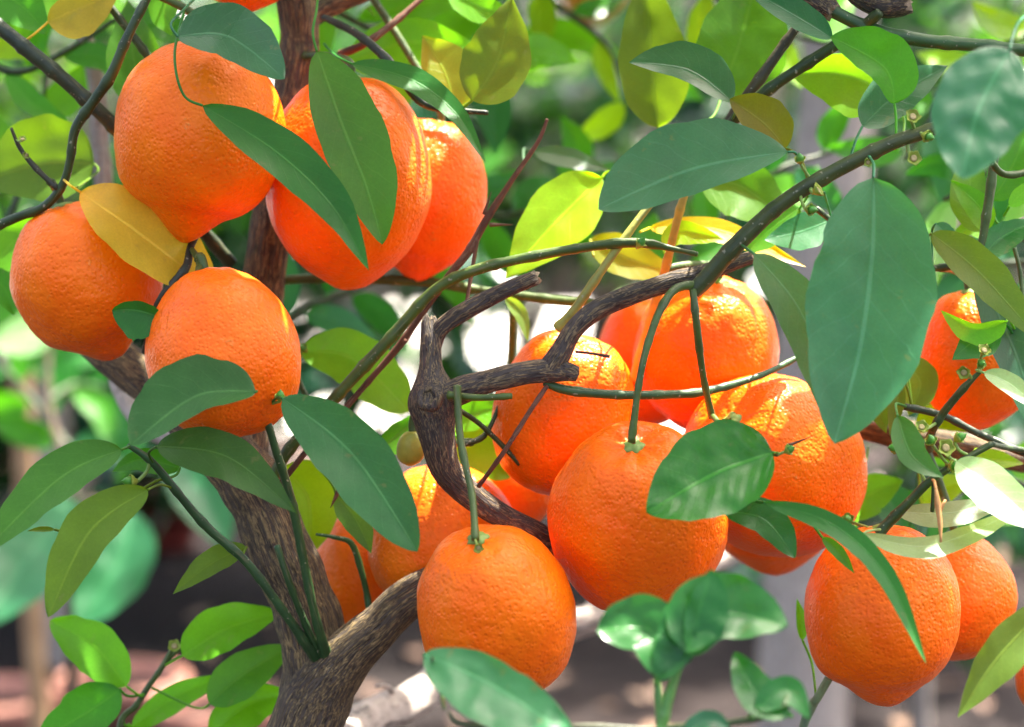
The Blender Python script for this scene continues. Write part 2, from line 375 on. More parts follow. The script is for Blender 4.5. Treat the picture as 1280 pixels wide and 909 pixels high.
def lathe(prof, axis, loc, sides=14, lob=None):
    q = Vector((0, 0, 1)).rotation_difference(Vector(axis).normalized()); V, F = [], []
    for i, (r, z) in enumerate(prof):
        for k in range(sides):
            a = 2 * math.pi * k / sides; rr = r * (1 + (lob[i] * math.cos(5 * a) if lob else 0))
            V.append(Vector(loc) + q @ Vector((rr * math.cos(a), rr * math.sin(a), z)))
    for i in range(len(prof) - 1):
        for k in range(sides):
            a, b = i * sides + k, i * sides + (k + 1) % sides; F.append((a, b, b + sides, a + sides))
    return V, F
def fruitlet(x, y, D, r, axis, parent=None, ring=False):
    """a small green fruitlet sitting in its pale calyx; r in px"""
    r *= .85; p = P(x, y, D); rr = r * px(D); par = parent or nearest(p)[1]; ax = RT * axis[0] + UP * axis[1] - FW * axis[2]; ax.normalize()
    V1, F1 = lathe([(0.15 * rr, -0.9 * rr), (0.35 * rr, -0.75 * rr), (0.55 * rr, -0.45 * rr), (0.9 * rr, -0.05 * rr), (1.08 * rr, 0.38 * rr), (0.92 * rr, 0.25 * rr), (0.6 * rr, -0.1 * rr), (0.01, -0.1 * rr) if False else (0.1 * rr, -0.1 * rr)], ax, p, 20, [0, 0, .03, .06, .14, .1, 0, 0])
    if ring: V2, F2 = lathe([(0.5 * rr, -.1 * rr), (0.52 * rr, .12 * rr), (0.3 * rr, .2 * rr), (0.02 * rr, .16 * rr)], ax, p, 14)
    else: V2, F2 = lathe([(0.55 * rr, -.2 * rr), (0.74 * rr, .2 * rr), (0.70 * rr, .7 * rr), (0.45 * rr, 1.15 * rr), (0.18 * rr, 1.35 * rr), (0.10 * rr, 1.6 * rr), (0.01 * rr, 1.62 * rr)], ax, p, 14)
    V1 = [v + Vector((noise.noise(v * 700), noise.noise(v * 700 + Vector((5, 0, 0))), noise.noise(v * 700 + Vector((0, 9, 0))))) * rr * .16 for v in V1]
    # its stalk back to the branch
    d, bo, q = nearest(p); st = [tuple(p - ax * rr * 0.8), tuple((p - ax * rr * 2.0).lerp(q, 0.5)), tuple(q)]
    pw = [Vector(z) for z in cr(st, 5)]
    V3, F3, _ = tube_geo(pw, [rr * 0.28] * len(pw), 8)
    n1, n2 = len(V1), len(V1) + len(V2)
    F = F1 + [tuple(i + n1 for i in f) for f in F2] + [tuple(i + n2 for i in f) for f in F3]
    mi = [0] * len(F1) + [2 if ring else 1] * len(F2) + [3] * len(F3)
    return mesh('fruitlet', V1 + V2 + V3, F, [M['sepal'], M['ovary'], M['sepal2'], M['calyx']], p, par, midx=mi)
def thorn(x0, y0, x1, y1, D, r, m='bark_red', dz=0.0, parent=None):
    a, b = P(x0, y0, D), P(x1, y1, D + dz); par = parent or nearest(a)[1]
    n = 7; pw = [a.lerp(b, i / n) for i in range(n + 1)]; rad = [max(r * px(D) * (1 - i / n) ** 0.8, 0.00015) for i in range(n + 1)]
    V, F, A = tube_geo(pw, rad, 8)
    return mesh('thorn', V, F, M[m], a, par, attrs={'bark': ('FLOAT_VECTOR', A)})

# ---------------------------------------------------------------- the setting: ground, path, wall
def grid(name, x0, x1, y0, y1, nx, ny, hf, m, kind='structure'):
    V = [(x0 + (x1 - x0) * i / nx, y0 + (y1 - y0) * j / ny, 0) for j in range(ny + 1) for i in range(nx + 1)]
    V = [(x, y, hf(x, y)) for x, y, _ in V]
    F = [(j * (nx + 1) + i, j * (nx + 1) + i + 1, (j + 1) * (nx + 1) + i + 1, (j + 1) * (nx + 1) + i) for j in range(ny) for i in range(nx)]
    return tag(mesh(name, V, F, m, (0, 0, 0)), kind=kind)
grid('ground', -200, 200, -200, 200, 4, 4, lambda x, y: -0.03, M['soil'])
grid('soil_bed', -5, 5, 0.4, 6.6, 120, 80, lambda x, y: 0.02 + 0.02 * noise.noise(Vector((x * 2, y * 2, 0))) + 0.012 * noise.noise(Vector((x * 9, y * 9, 3))), M['soil'])
grid('path', -9, 9, 6.3, 9.2, 60, 24, lambda x, y: 0.035 + 0.006 * noise.noise(Vector((x * 6, y * 6, 1))), M['path'])
def boxgeo(x0, x1, y0, y1, z0, z1):
    V = [(x, y, z) for z in (z0, z1) for y in (y0, y1) for x in (x0, x1)]
    return V, [(0, 2, 3, 1), (4, 5, 7, 6), (0, 1, 5, 4), (2, 6, 7, 3), (0, 4, 6, 2), (1, 3, 7, 5)]
V, F = boxgeo(-9, 9, 12.0, 12.3, -0.1, 2.3); V2, F2 = boxgeo(-9.1, 9.1, 11.95, 12.35, 2.3, 2.4)
wall = empty('garden_wall', (0, 12.15, 0), 'pale pinkish plastered garden wall behind the blurred shrubs', 'wall')
mesh('wall_face', V, F, M['wall'], (0, 12.15, 0), wall, smooth=False)
mesh('coping', V2, F2, M['terra'], (0, 12.15, 2.3), wall, smooth=False)

# fallen leaves on the soil
def litter():
    rnd = random.Random(4); V, F, C = [], [], []
    for i in range(900):
        x, y = rnd.uniform(-3, 3), rnd.uniform(3.2, 6.4); r = rnd.uniform(0.015, 0.04); a = rnd.uniform(0, 6.3)
        z = 0.05 + rnd.uniform(0, .01); n = len(V); u = Vector((math.cos(a), math.sin(a), rnd.uniform(-.2, .2))); v = Vector((-math.sin(a), math.cos(a), rnd.uniform(-.3, .3)))
        c = rnd.choice([(0.16, 0.09, 0.05), (0.2, 0.13, 0.09), (0.1, 0.055, 0.035), (0.3, 0.2, 0.15)])
        for s, t in ((-1, 0), (-.3, .4), (.5, .35), (1, 0), (.5, -.35), (-.3, -.4)):
            V.append(Vector((x, y, z)) + u * s * r + v * t * r + Vector((0, 0, abs(t) * .01))); C.append(c + (1,))
        F.append((n, n + 1, n + 2, n + 3)); F.append((n, n + 3, n + 4, n + 5))
    m, nt, N = mat('dry_litter')
    b = N('BsdfPrincipled', {'Base Color': N('Attribute', attribute_name='leafcol').outputs['Color'], 'Roughness': 0.8})
    N('OutputMaterial', {0: b.outputs[0]})
    o = mesh('leaf_litter', V, F, m, (0, 0, 0), smooth=False, attrs={'leafcol': ('FLOAT_COLOR', C)})
    tag(o, 'dry brown leaves scattered over the garden soil', 'leaf litter', kind='stuff')
litter()

# ---------------------------------------------------------------- garden plants behind
def put_leaf(V, F, C, p, d, nrm, L, wd, c, rnd):
    """one bent leaf of 8 quads"""
    d = d.normalized(); s = d.cross(nrm)
    if s.length < 1e-4: s = d.orthogonal()
    s.normalize(); u = s.cross(d); n = len(V); droop = rnd.uniform(0.05, 0.35); fo = rnd.uniform(0.05, 0.3)
    pr = [(0.0, 0.04), (0.22, 0.72), (0.5, 1.0), (0.78, 0.66), (1.0, 0.03)]
    for t, wf in pr:
        q = p + d * (L * t) - u * (droop * L * t * t)
        for k in (-1, 0, 1): V.append(q + s * (k * wf * wd / 2) + u * (abs(k) * wf * wd * fo)); C.append(c + (1,))
    for i in range(4):
        for k in (0, 1): F.append((n + i * 3 + k, n + i * 3 + k + 1, n + i * 3 + k + 4, n + i * 3 + k + 3))
def crown_mesh(cen, rad, n, L, cols, seed, hole=None, shell=0.55, flat=0.0):
    rnd = random.Random(seed); V, F, C = [], [], []; cen = Vector(cen); k = 0
    sprays = max(8, n // 9)
    while k < sprays:
        v = Vector((rnd.gauss(0, 1), rnd.gauss(0, 1), rnd.gauss(0, 1))).normalized() * (shell + (1 - shell) * rnd.random())
        lump = 1 + 0.35 * noise.noise(v * 2.1 + Vector((seed, 0, 0)))
        p = cen + Vector((v.x * rad[0], v.y * rad[1], v.z * rad[2])) * lump
        out = (v + Vector((rnd.gauss(0, .5), rnd.gauss(0, .5), rnd.gauss(0.1, .5)))).normalized()
        cc = rnd.choice(cols)
        for j in range(9):
            base = p + out * (j * L * 0.16)
            a = j * 2.4 + rnd.uniform(-.4, .4); e1 = out.orthogonal().normalized(); e2 = out.cross(e1)
            d = (out * rnd.uniform(.2, .8) + e1 * math.cos(a) + e2 * math.sin(a) + Vector((0, 0, -0.15)))
            nn = Vector((rnd.gauss(0, .45), rnd.gauss(0, .45), 1)).normalized()
            l = L * rnd.uniform(.7, 1.25); f = rnd.uniform(.75, 1.3)
            if hole and hole(base + d.normalized() * l * 0.5, l * 0.5): continue
            put_leaf(V, F, C, base, d, nn, l, l * rnd.uniform(.42, .55), tuple(x * f for x in cc), rnd)
        k += 1
    return V, F, C
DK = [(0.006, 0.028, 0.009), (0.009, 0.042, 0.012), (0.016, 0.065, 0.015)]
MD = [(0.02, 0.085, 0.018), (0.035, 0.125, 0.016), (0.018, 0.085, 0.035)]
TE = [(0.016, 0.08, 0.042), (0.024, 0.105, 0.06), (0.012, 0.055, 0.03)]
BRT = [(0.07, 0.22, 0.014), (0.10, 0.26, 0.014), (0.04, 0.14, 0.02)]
def limb_tube(name, wpts, m, parent, sides=10, furrow=0.002):
    s = cr([tuple(p) + (r,) for p, r in wpts], 8); pw = [Vector(q[:3]) for q in s]; rad = [max(q[3], 0.001) for q in s]
    V, F, A = tube_geo(pw, rad, sides, furrow, 40.0, 10.0, wpts[0][0][0] * 9)
    return mesh(name, V, F, m, pw[0], parent, attrs={'bark': ('FLOAT_VECTOR', A)})
def shrub(name, label, cat, base, h, rad, n, L, cols, seed, trunk_r=0.03, m='bark_grey', zc=None, lean=(0, 0), nl=5, group=None, shell=0.5):
    b = Vector((base[0], base[1], 0.0)); root = empty(name, b, label, cat, group); rnd = random.Random(seed + 1)
    zc = zc if zc is not None else h
    top = Vector((base[0] + lean[0], base[1] + lean[1], zc))
    limb_tube('trunk', [(b - Vector((0, 0, .05)), trunk_r * 1.25), (b.lerp(top, .35) + Vector((rnd.uniform(-.02, .02), 0, 0)), trunk_r), (b.lerp(top, .75), trunk_r * .8), (top, trunk_r * .5)], M[m], root, 14)
    for i in range(nl):
        st = b.lerp(top, rnd.uniform(.45, .9)); a = i * 6.28 / nl + rnd.uniform(-.3, .3)
        e = top + Vector((math.cos(a) * rad[0] * .7, math.sin(a) * rad[1] * .7, rnd.uniform(-.3, .5) * rad[2]))
        limb_tube('limb', [(st, trunk_r * .55), (st.lerp(e, .5) + Vector((0, 0, .06)), trunk_r * .35), (e, trunk_r * .12)], M[m], root, 8, 0.001)
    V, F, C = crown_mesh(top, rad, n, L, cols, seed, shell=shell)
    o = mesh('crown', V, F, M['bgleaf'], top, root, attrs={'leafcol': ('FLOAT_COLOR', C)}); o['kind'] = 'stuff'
    return root
def at(x, y, d): return P(x, y, d - D0)
def base_of(x, y, d): p = at(x, y, d); return (p.x, p.y)
S = shrub
gp = 'blurred garden shrubs behind the orange tree'
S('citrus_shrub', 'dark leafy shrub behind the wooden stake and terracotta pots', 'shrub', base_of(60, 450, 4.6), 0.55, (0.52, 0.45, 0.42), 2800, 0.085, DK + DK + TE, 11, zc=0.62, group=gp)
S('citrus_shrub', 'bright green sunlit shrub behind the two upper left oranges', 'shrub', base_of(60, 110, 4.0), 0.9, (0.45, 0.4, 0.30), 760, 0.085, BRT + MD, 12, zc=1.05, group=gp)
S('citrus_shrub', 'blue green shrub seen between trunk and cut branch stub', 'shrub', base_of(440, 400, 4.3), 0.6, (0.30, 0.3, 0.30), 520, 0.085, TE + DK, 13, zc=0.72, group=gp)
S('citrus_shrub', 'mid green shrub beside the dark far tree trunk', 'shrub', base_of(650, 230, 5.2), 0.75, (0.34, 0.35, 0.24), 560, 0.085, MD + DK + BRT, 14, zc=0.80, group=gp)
S('garden_tree', 'far tree with slim dark brown trunk between two olive leaves', 'tree', base_of(727, 120, 6.2), 1.5, (1.7, 1.3, 0.5), 2600, 0.10, MD + DK, 15, 0.034, 'bark2', zc=2.45, shell=.1, lean=(.35, -.95))  # its crown, out of view, is enlarged and leaned to shade the soil
S('garden_tree', 'unseen tall leafy tree added to shade the soil beside the terracotta pots', 'tree', (-1.75, 5.3), 1.5, (1.5, 1.2, 0.45), 2200, 0.10, MD + DK, 24, 0.045, zc=2.45, shell=.1)  # out-of-view tree, added to cast shade on the soil
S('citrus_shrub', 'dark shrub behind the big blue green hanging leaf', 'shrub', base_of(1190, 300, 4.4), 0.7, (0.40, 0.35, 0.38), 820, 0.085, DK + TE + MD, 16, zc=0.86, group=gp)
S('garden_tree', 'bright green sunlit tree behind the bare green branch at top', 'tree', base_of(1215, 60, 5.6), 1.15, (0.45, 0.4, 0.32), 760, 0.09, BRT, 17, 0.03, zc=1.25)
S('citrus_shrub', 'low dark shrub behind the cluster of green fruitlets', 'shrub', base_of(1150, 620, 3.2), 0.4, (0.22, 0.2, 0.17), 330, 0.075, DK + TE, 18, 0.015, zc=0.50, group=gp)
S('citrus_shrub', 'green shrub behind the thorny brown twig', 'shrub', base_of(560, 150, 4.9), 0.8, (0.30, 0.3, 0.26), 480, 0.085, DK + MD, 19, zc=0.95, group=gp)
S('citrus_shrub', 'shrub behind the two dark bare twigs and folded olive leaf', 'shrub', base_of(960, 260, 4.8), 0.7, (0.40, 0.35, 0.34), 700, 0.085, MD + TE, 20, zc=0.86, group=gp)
for i, (x, z, c) in enumerate([(-4.6, 1.3, DK + MD), (-3.2, 1.4, MD + BRT), (-1.9, 1.1, DK + TE), (-0.75, 1.3, DK + TE), (0.2, 1.0, DK + MD), (1.3, 1.35, DK + TE), (2.5, 1.2, BRT + MD), (3.8, 1.3, DK + MD)]):
    S('hedge_tree', 'leafy green tree in the row before the plastered wall', 'tree', (x, 10.6 + 0.3 * (i % 2)), 1.1, (0.75, 0.5, 0.75), 620, 0.13, c, 30 + i, 0.05, 'bark2', zc=z, group='trees in a row before the wall')
# grey trunk on the right
tr = empty('garden_tree', (*base_of(1000, 860, 3.0), 0), 'tall tree with smooth pale grey trunk behind the right hand oranges', 'tree')
g = WL[tr.name]
limb_tube('trunk', [((g.x - .02, g.y, -0.06), 0.075), (at(1003, 880, 3.0), 0.058), (at(1012, 600, 3.0), 0.052), (at(1030, 300, 3.0), 0.050), (at(1045, 100, 3.0), 0.046), (at(1052, -250, 3.0), 0.040), (at(1060, -900, 3.0), 0.03)], M['bark_grey'], tr, 24, 0.003)
tp = at(1055, -900, 3.0)
V, F, C = crown_mesh(tp, (1.25, 1.0, 0.35), 1700, 0.09, MD + DK, 51, shell=.1)  # crown out of view, enlarged to cast dappled shade on the ground
mesh('crown', V, F, M['bgleaf'], tp, tr, attrs={'leafcol': ('FLOAT_COLOR', C)})['kind'] = 'stuff'
for ang in (0.3, 2.2, 4.1):
    limb_tube('limb', [(tp - Vector((0, 0, .5)), .025), (tp + Vector((math.cos(ang) * .2, math.sin(ang) * .2, -.1)), .016), (tp + Vector((math.cos(ang) * .45, math.sin(ang) * .45, .15)), .006)], M['bark_grey'], tr, 8)

# sapling on the left with big leaves, and its stake
st = empty('wooden_stake', (*base_of(52, 760, 3.2), 0), 'upright brown wooden stake beside the terracotta pots', 'stake')
g = WL[st.name]; s0 = Vector((g.x, g.y, -0.1))
V, F, A = tube_geo([s0.lerp(at(22, 400, 3.2), i / 20) for i in range(21)], [0.014] * 21, 10, 0.0012, 40, 10, 3)
mesh('stake_shaft', V, F, M['stake'], s0, st, attrs={'bark': ('FLOAT_VECTOR', A)})
sp = empty('citrus_sapling', (*base_of(75, 700, 2.3), 0), 'young citrus plant with broad pale blue green leaves beside the stake', 'plant')
g = WL[sp.name]; sstem = [(Vector((g.x, g.y, -.05)), .008), (at(90, 830, 2.3), .006), (at(95, 640, 2.3), .005), (at(60, 500, 2.35), .004), (at(70, 380, 2.4), .002)]
limb_tube('stem', sstem, M['bark2'], sp, 8, 0.0005)
def bgl(mid, d, wl, wr, c, pet, parent, **kw):
    return leaf(mid, d - D0, wl, wr, c, pet=[(q[0], q[1], d - D0) for q in pet], parent=parent, **kw)
bgl([(95, 625), (40, 690), (-25, 790)], 2.25, 50, 52, 'te', [(98, 620)], sp, tilt=.9)
bgl([(165, 640), (150, 700), (95, 790)], 2.3, 42, 55, 'te', [(130, 615), (96, 625)], sp, tilt=.7)
bgl([(215, 560), (250, 610), (285, 690)], 2.35, 40, 38, 'te', [(150, 545), (85, 570)], sp, tilt=.7)
bgl([(70, 395), (30, 420), (-20, 430)], 2.4, 26, 26, 'pl', [(72, 390)], sp, tilt=.8)
bgl([(90, 560), (150, 560), (200, 590)], 2.4, 22, 24, 'te', [(80, 560)], sp, tilt=.8)
bgl([(60, 470), (90, 440), (150, 440)], 2.5, 24, 24, 'dk', [(60, 480)], sp, tilt=.6)

# terracotta pots
def pot(x, y, d, r, h, m, label):
    p = at(x, y, d); c = Vector((p.x, p.y, 0.03)); root = empty('flower_pot', c, label, 'pot', None)
    V, F = lathe([(0.02, .0), (r * .70, 0), (r * .72, .01), (r * .9, h * .78), (r * .9, h - .035), (r, h - .033), (r * 1.02, h - .004), (r * 1.0, h), (r * .9, h), (r * .87, h - .02), (r * .84, h * .5)], (0, 0, 1), c, 40)
    mesh('pot_body', V, F, m, c, root)
    V, F = lathe([(r * .865, h - .03), (r * .6, h - .022), (.01, h - .02)], (0, 0, 1), c, 40)
    mesh('potting_soil', V, F, M['soil'], c, root)
    return root
pot(155, 850, 3.75, 0.10, 0.07, M['terra'], 'low pinkish terracotta bowl of soil right of the stake')
pot(-12, 870, 3.65, 0.10, 0.07, M['terra'], 'low pinkish terracotta bowl left of the stake')
pot(270, 900, 3.5, 0.09, 0.10, M['terra'], 'low terracotta pot beside the tree trunk behind fresh leaves')
pot(205, 655, 5.0, 0.09, 0.14, M['redpot'], 'dark red clay pot standing on the soil by the shrubs')
pot(955, 790, 4.6, 0.11, 0.20, M['path'], 'white stone pot beside the grey tree trunk')

# ---------------------------------------------------------------- the orange tree
gx = P(400, 1000, 0.06)
TREE = empty('orange_tree', (gx.x, gx.y, 0.0), 'orange tree with furrowed brown trunk, dark green twigs and glossy leaves', 'tree')
gp0 = P(400, 900, .06)
trunk_pts = [(400, 2600, .06, 62), (360, 1600, .06, 56), (352, 1060, .06, 50), (372, 940, .06, 46), (396, 862, .06, 44), (388, 785, .06, 41), (356, 700, .06, 40), (322, 620, .065, 39), (272, 555, .075, 35), (215, 500, .10, 30), (165, 462, .118, 27), (110, 420, .14, 24), (40, 350, .16, 18), (-60, 230, .2, 12)]
trunk = branch('trunk', trunk_pts, M['bark'], TREE, 72, 0.0011, step=0.0025, seed=2.0, ff=190.0, fz=30.0)
dg = (0.026, 0.052, 0.012); gr = (0.048, 0.088, 0.014); lg = (0.13, 0.22, 0.05); yel = (0.42, 0.27, 0.035); yg = (0.30, 0.30, 0.06); bn = (0.05, 0.045, 0.02)
up_limb = branch('branch', [(300, 590, .08, 30), (316, 480, .11, 28), (328, 380, .12, 27), (335, 310, .12, 26), (346, 220, .12, 25), (364, 120, .12, 24), (374, 50, .12, 25), (366, -30, .12, 24), (350, -160, .13, 22), (330, -420, .15, 17), (320, -700, .18, 11)], M['bark'], TREE, 48, 0.0009, seed=9.0, ff=190.0, fz=30.0)
branch('branch', [(372, 30, .12, 15), (415, 6, .13, 13), (480, -25, .14, 12), (600, -120, .16, 9), (700, -320, .18, 7)], M['bark'], TREE, 24, 0.0006, ff=190.0, fz=30.0)
fork = branch('branch', [(330, 1080, .06, 44), (358, 970, .057, 46), (392, 880, .052, 43), (430, 825, .048, 34), (472, 785, .045, 28), (520, 742, .04, 25), (590, 712, .04, 21), (650, 695, .04, 18), (690, 690, .035, 16)], M['bark'], TREE, 40, 0.0008, seed=4.0, ff=190.0, fz=30.0)
dark = branch('branch', [(705, 700, .035, 15), (690, 680, .03, 15), (655, 660, .022, 15.5), (615, 638, .014, 16), (580, 612, .008, 17), (556, 585, .004, 19), (547, 550, 0, 22), (543, 525, 0, 27), (541, 503, 0, 31), (540, 480, 0, 24), (538, 458, 0, 15), (538, 425, 0, 13), (537, 400, .004, 10)], M['bark2'], TREE, 36, 0.0007, seed=14.0, cutcap=True)
branch('branch', [(541, 432, .004, 11), (553, 408, 0, 11), (590, 384, -.004, 11.5), (630, 364, -.008, 10.5), (670, 347, -.012, 9.5)], M['bark2'], TREE, 26, 0.0005, seed=22.0, cutcap=True)
side = branch('branch', [(535, 506, 0, 18), (570, 491, -.004, 18), (610, 478, -.01, 15), (660, 466, -.014, 15), (700, 464, -.014, 14), (722, 468, -.014, 9)], M['bark2'], TREE, 30, 0.0006, seed=31.0)
arch = branch('branch', [(680, 470, -.012, 15), (697, 446, -.014, 14), (715, 415, -.014, 13), (745, 388, -.012, 13), (790, 368, -.008, 13), (840, 352, -.004, 12), (890, 338, 0, 10.5), (940, 322, .006, 8.5)], M['bark2'], TREE, 28, 0.0006, seed=37.0, cutcap=True)
# knot hole ring on the branch
V, F = lathe([(19 * px(), -.004), (17 * px(), .0), (12 * px(), .0022), (8 * px(), .0012), (5 * px(), -.003), (.5 * px(), -.006)], -FW + UP * .25 - RT * .15, P(536, 497, -.0125), 24, [0, .04, .07, .1, .15, 0])
mesh('knot', V, F, M['bark2'], P(534, 492, -.01), dark, attrs={'bark': ('FLOAT_VECTOR', [tuple(v - P(534, 492, -.01)) for v in V])})
G = M['twig']
right = branch('branch', [(1215, 120, -.05, 6), (1170, 160, -.04, 8), (1120, 178, -.035, 9), (1070, 200, -.03, 9.5), (1010, 232, -.025, 10), (960, 268, -.02, 10), (915, 312, -.016, 10.5), (885, 345, -.012, 11), (866, 364, -.01, 10)], G, TREE, 20, 0.0003, (0.05, 0.07, 0.022), nodes=.03)
def tw(pts, c=dg, nodes=0.022, sides=12, m=None, par=None, **k):
    pts = [(x, y, D, r * .86) for x, y, D, r in pts]
    return branch('twig', pts, m or G, par or TREE, sides, 0.00012, c, 0.0025, nodes, **k)
# fruit stems and twigs on the right
st9 = tw([(868, 356, -.012, 6), (843, 362, -.02, 6.5), (823, 392, -.03, 6), (807, 440, -.036, 5.5), (797, 490, -.038, 5), (789, 553, -.037, 6)], gr)
st10 = tw([(866, 362, -.014, 5.5), (870, 400, -.016, 5.5), (876, 450, -.008, 5.5), (883, 490, .0, 5), (890, 522, .008, 6)], gr)
tw([(680, 478, -.012, 5), (710, 488, -.012, 7), (770, 494, -.008, 6.5), (830, 494, .0, 6.5), (880, 490, .012, 6), (950, 470, .03, 5), (1010, 440, .05, 4)], (0.03, 0.075, 0.02))
arcg = tw([(872, 318, .0, 3), (845, 312, .004, 4), (800, 304, .008, 7), (740, 308, .012, 7), (670, 319, .016, 7.4), (600, 336, .02, 7.8), (548, 360, .024, 8), (505, 403, .028, 8.8), (450, 465, .032, 8.8), (400, 520, .036, 8.8), (360, 565, .04, 9), (335, 610, .045, 9)], gr)
tw([(330, 352, .13, 7), (420, 348, .13, 7), (520, 352, .13, 7.5), (620, 366, .12, 7), (700, 376, .11, 7), (760, 380, .1, 5)], gr)
brown = tw([(684, 149, .03, 2.4), (672, 178, .032, 3), (640, 225, .036, 4), (608, 275, .04, 5.8), (585, 315, .042, 6.2), (560, 346, .044, 5.6), (525, 395, .044, 5), (500, 430, .044, 5.6), (465, 472, .044, 4.4), (430, 512, .044, 4.8), (395, 550, .045, 4.6), (350, 605, .05, 4.6)], None, 0.03, m=M['bark_red'])
tw([(596, 300, .04, 3.5), (590, 335, .04, 3), (583, 378, .03, 3)], None, 0.02, m=M['bark_red'])
thorn(612, 281, 641, 281, .038, 3); thorn(605, 268, 614, 240, .038, 2.5); thorn(508, 425, 498, 440, .04, 3)
yst1 = tw([(835, 235, .03, 6), (812, 256, .02, 5.5), (770, 312, .012, 6), (740, 355, .012, 6.5), (715, 392, .014, 7.5), (698, 412, .018, 9)], yg, 0.03)
yst2 = tw([(862, 225, .04, 5), (850, 262, .04, 6), (838, 310, .045, 6), (822, 370, .06, 7), (806, 425, .075, 8), (793, 475, .085, 8)], yel, 0.03)
dt1 = tw([(1015, 10, .03, 6), (985, 50, .03, 7), (950, 98, .03, 8), (905, 160, .035, 8), (880, 200, .04, 7), (858, 240, .04, 6)], bn)
dt2 = tw([(1100, 15, .0, 7), (1072, 38, .01, 8.5), (1010, 78, .016, 8.5), (960, 112, .022, 8.5), (918, 150, .03, 8), (885, 195, .04, 7)], dg)
topb = tw([(960, -40, .03, 14), (1000, -12, .02, 13), (1040, 13, .01, 10), (1090, 37, .008, 10), (1150, 50, .006, 10), (1220, 56, .004, 9.5), (1300, 64, .0, 9), (1420, 60, -.01, 8)], (0.03, 0.08, 0.02))
branch('branch', [(985, -60, .03, 15), (1005, -20, .02, 16), (1025, 2, .012, 18), (1040, 14, .008, 12)], M['bark2'], TREE, 22, .0012, seed=66, cutcap=True)
branch('branch', [(1040, -40, .02, 10), (1075, -8, .012, 16), (1105, 6, .008, 17), (1136, 4, .004, 12)], M['bark2'], TREE, 22, .0012, seed=69, cutcap=True)
tw([(684, 482, -.014, 3.5), (662, 515, -.016, 3.5), (630, 565, -.014, 3.5), (598, 608, -.004, 3.5)], None, 0.02, m=M['bark_red'])
st12 = tw([(572, 482, -.02, 6), (573, 520, -.022, 5.5), (577, 560, -.028, 5.5), (590, 620, -.04, 5), (594, 675, -.055, 6)], gr)
tw([(560, 494, -.014, 6), (600, 497, -.018, 5), (640, 495, -.02, 4.5)], gr, 0.03)
tw([(560, 505, .02, 4), (600, 530, .03, 4), (650, 580, .035, 4), (600, 520, .04, 3)][:3], dg); tw([(575, 556, .03, 5), (605, 545, .035, 4), (625, 505, .04, 3)], dg)
tw([(720, 440, .0, 2), (740, 442, -.006, 2), (762, 446, -.01, 2.5)], None, .02, m=M['bark_red'])
tw([(890, 520, .006, 4), (928, 556, -.04, 4), (972, 568, -.062, 3.5)], gr)
# left side twigs
lt1 = tw([(188, -10, .02, 6), (160, 45, .02, 7), (140, 92, .022, 8), (118, 125, .026, 7.5), (95, 160, .03, 7), (88, 200, .034, 6), (78, 232, .038, 6), (55, 258, .044, 6.5), (20, 272, .05, 7), (-40, 300, .06, 7)], dg)
tw([(-30, 10, .05, 10), (30, 58, .05, 11), (90, 108, .055, 11), (145, 160, .065, 11), (200, 230, .09, 10), (290, 330, .12, 10)], (0.025, 0.04, 0.018))
tw([(120, -15, .07, 6), (150, 25, .07, 6), (190, 78, .075, 6), (220, 130, .09, 6)], dg)
branch('branch', [(100, 30, .25, 10), (118, 90, .25, 11), (124, 170, .25, 12), (130, 250, .25, 12), (135, 420, .25, 12), (170, 520, .2, 12), (240, 560, .14, 14), (290, 600, .09, 14)], M['bark_grey'], TREE, 14, .0004)
tw([(14, 160, .03, 2), (25, 185, .034, 3), (45, 210, .036, 4), (72, 236, .038, 4)], (0.03, 0.035, 0.02), .015)
st5 = tw([(262, 262, .05, 4), (240, 305, .035, 5.5), (232, 335, .025, 6), (205, 367, .02, 5), (190, 400, .03, 4), (180, 440, .06, 4)], (0.022, 0.03, 0.016))
tw([(240, 312, .03, 4), (248, 330, .012, 4.5), (246, 350, -.004, 6)], gr)
a1 = tw([(160, 556, -.012, 4), (190, 578, -.01, 5.5), (225, 620, -.004, 6), (262, 662, .004, 6.5), (310, 705, .012, 6.5), (355, 765, .022, 6.5), (385, 808, .034, 8), (402, 830, .048, 12)], (0.02, 0.07, 0.02))
a2 = tw([(318, 486, -.012, 4), (330, 515, -.01, 5), (345, 565, -.004, 6), (362, 620, .004, 6.5), (376, 680, .012, 6.5), (392, 760, .022, 6.5), (404, 805, .034, 8), (412, 830, .048, 12)], (0.022, 0.072, 0.02))
tw([(346, 682, .012, 4.5), (360, 725, .015, 5), (380, 775, .027, 5), (396, 812, .038, 6), (404, 828, .048, 9)], (0.022, 0.07, 0.02))
a4 = tw([(395, 668, .05, 2), (420, 672, .05, 3), (440, 680, .052, 4.5), (452, 715, .056, 4.5), (461, 755, .06, 4.5), (464, 800, .05, 4.5)], (0.03, 0.09, 0.02))
a5 = tw([(215, 812, .10, 3), (200, 838, .10, 4), (172, 880, .10, 4.5), (150, 920, .09, 5), (180, 1080, .07, 6), (300, 1200, .065, 7), (390, 1250, .06, 8)], gr)
tw([(240, 800, .09, 2), (215, 820, .1, 3), (200, 838, .1, 3)], gr, .02)
tw([(376, 440, .12, 3), (372, 470, .12, 4), (385, 500, .12, 4), (400, 530, .1, 4)], gr)
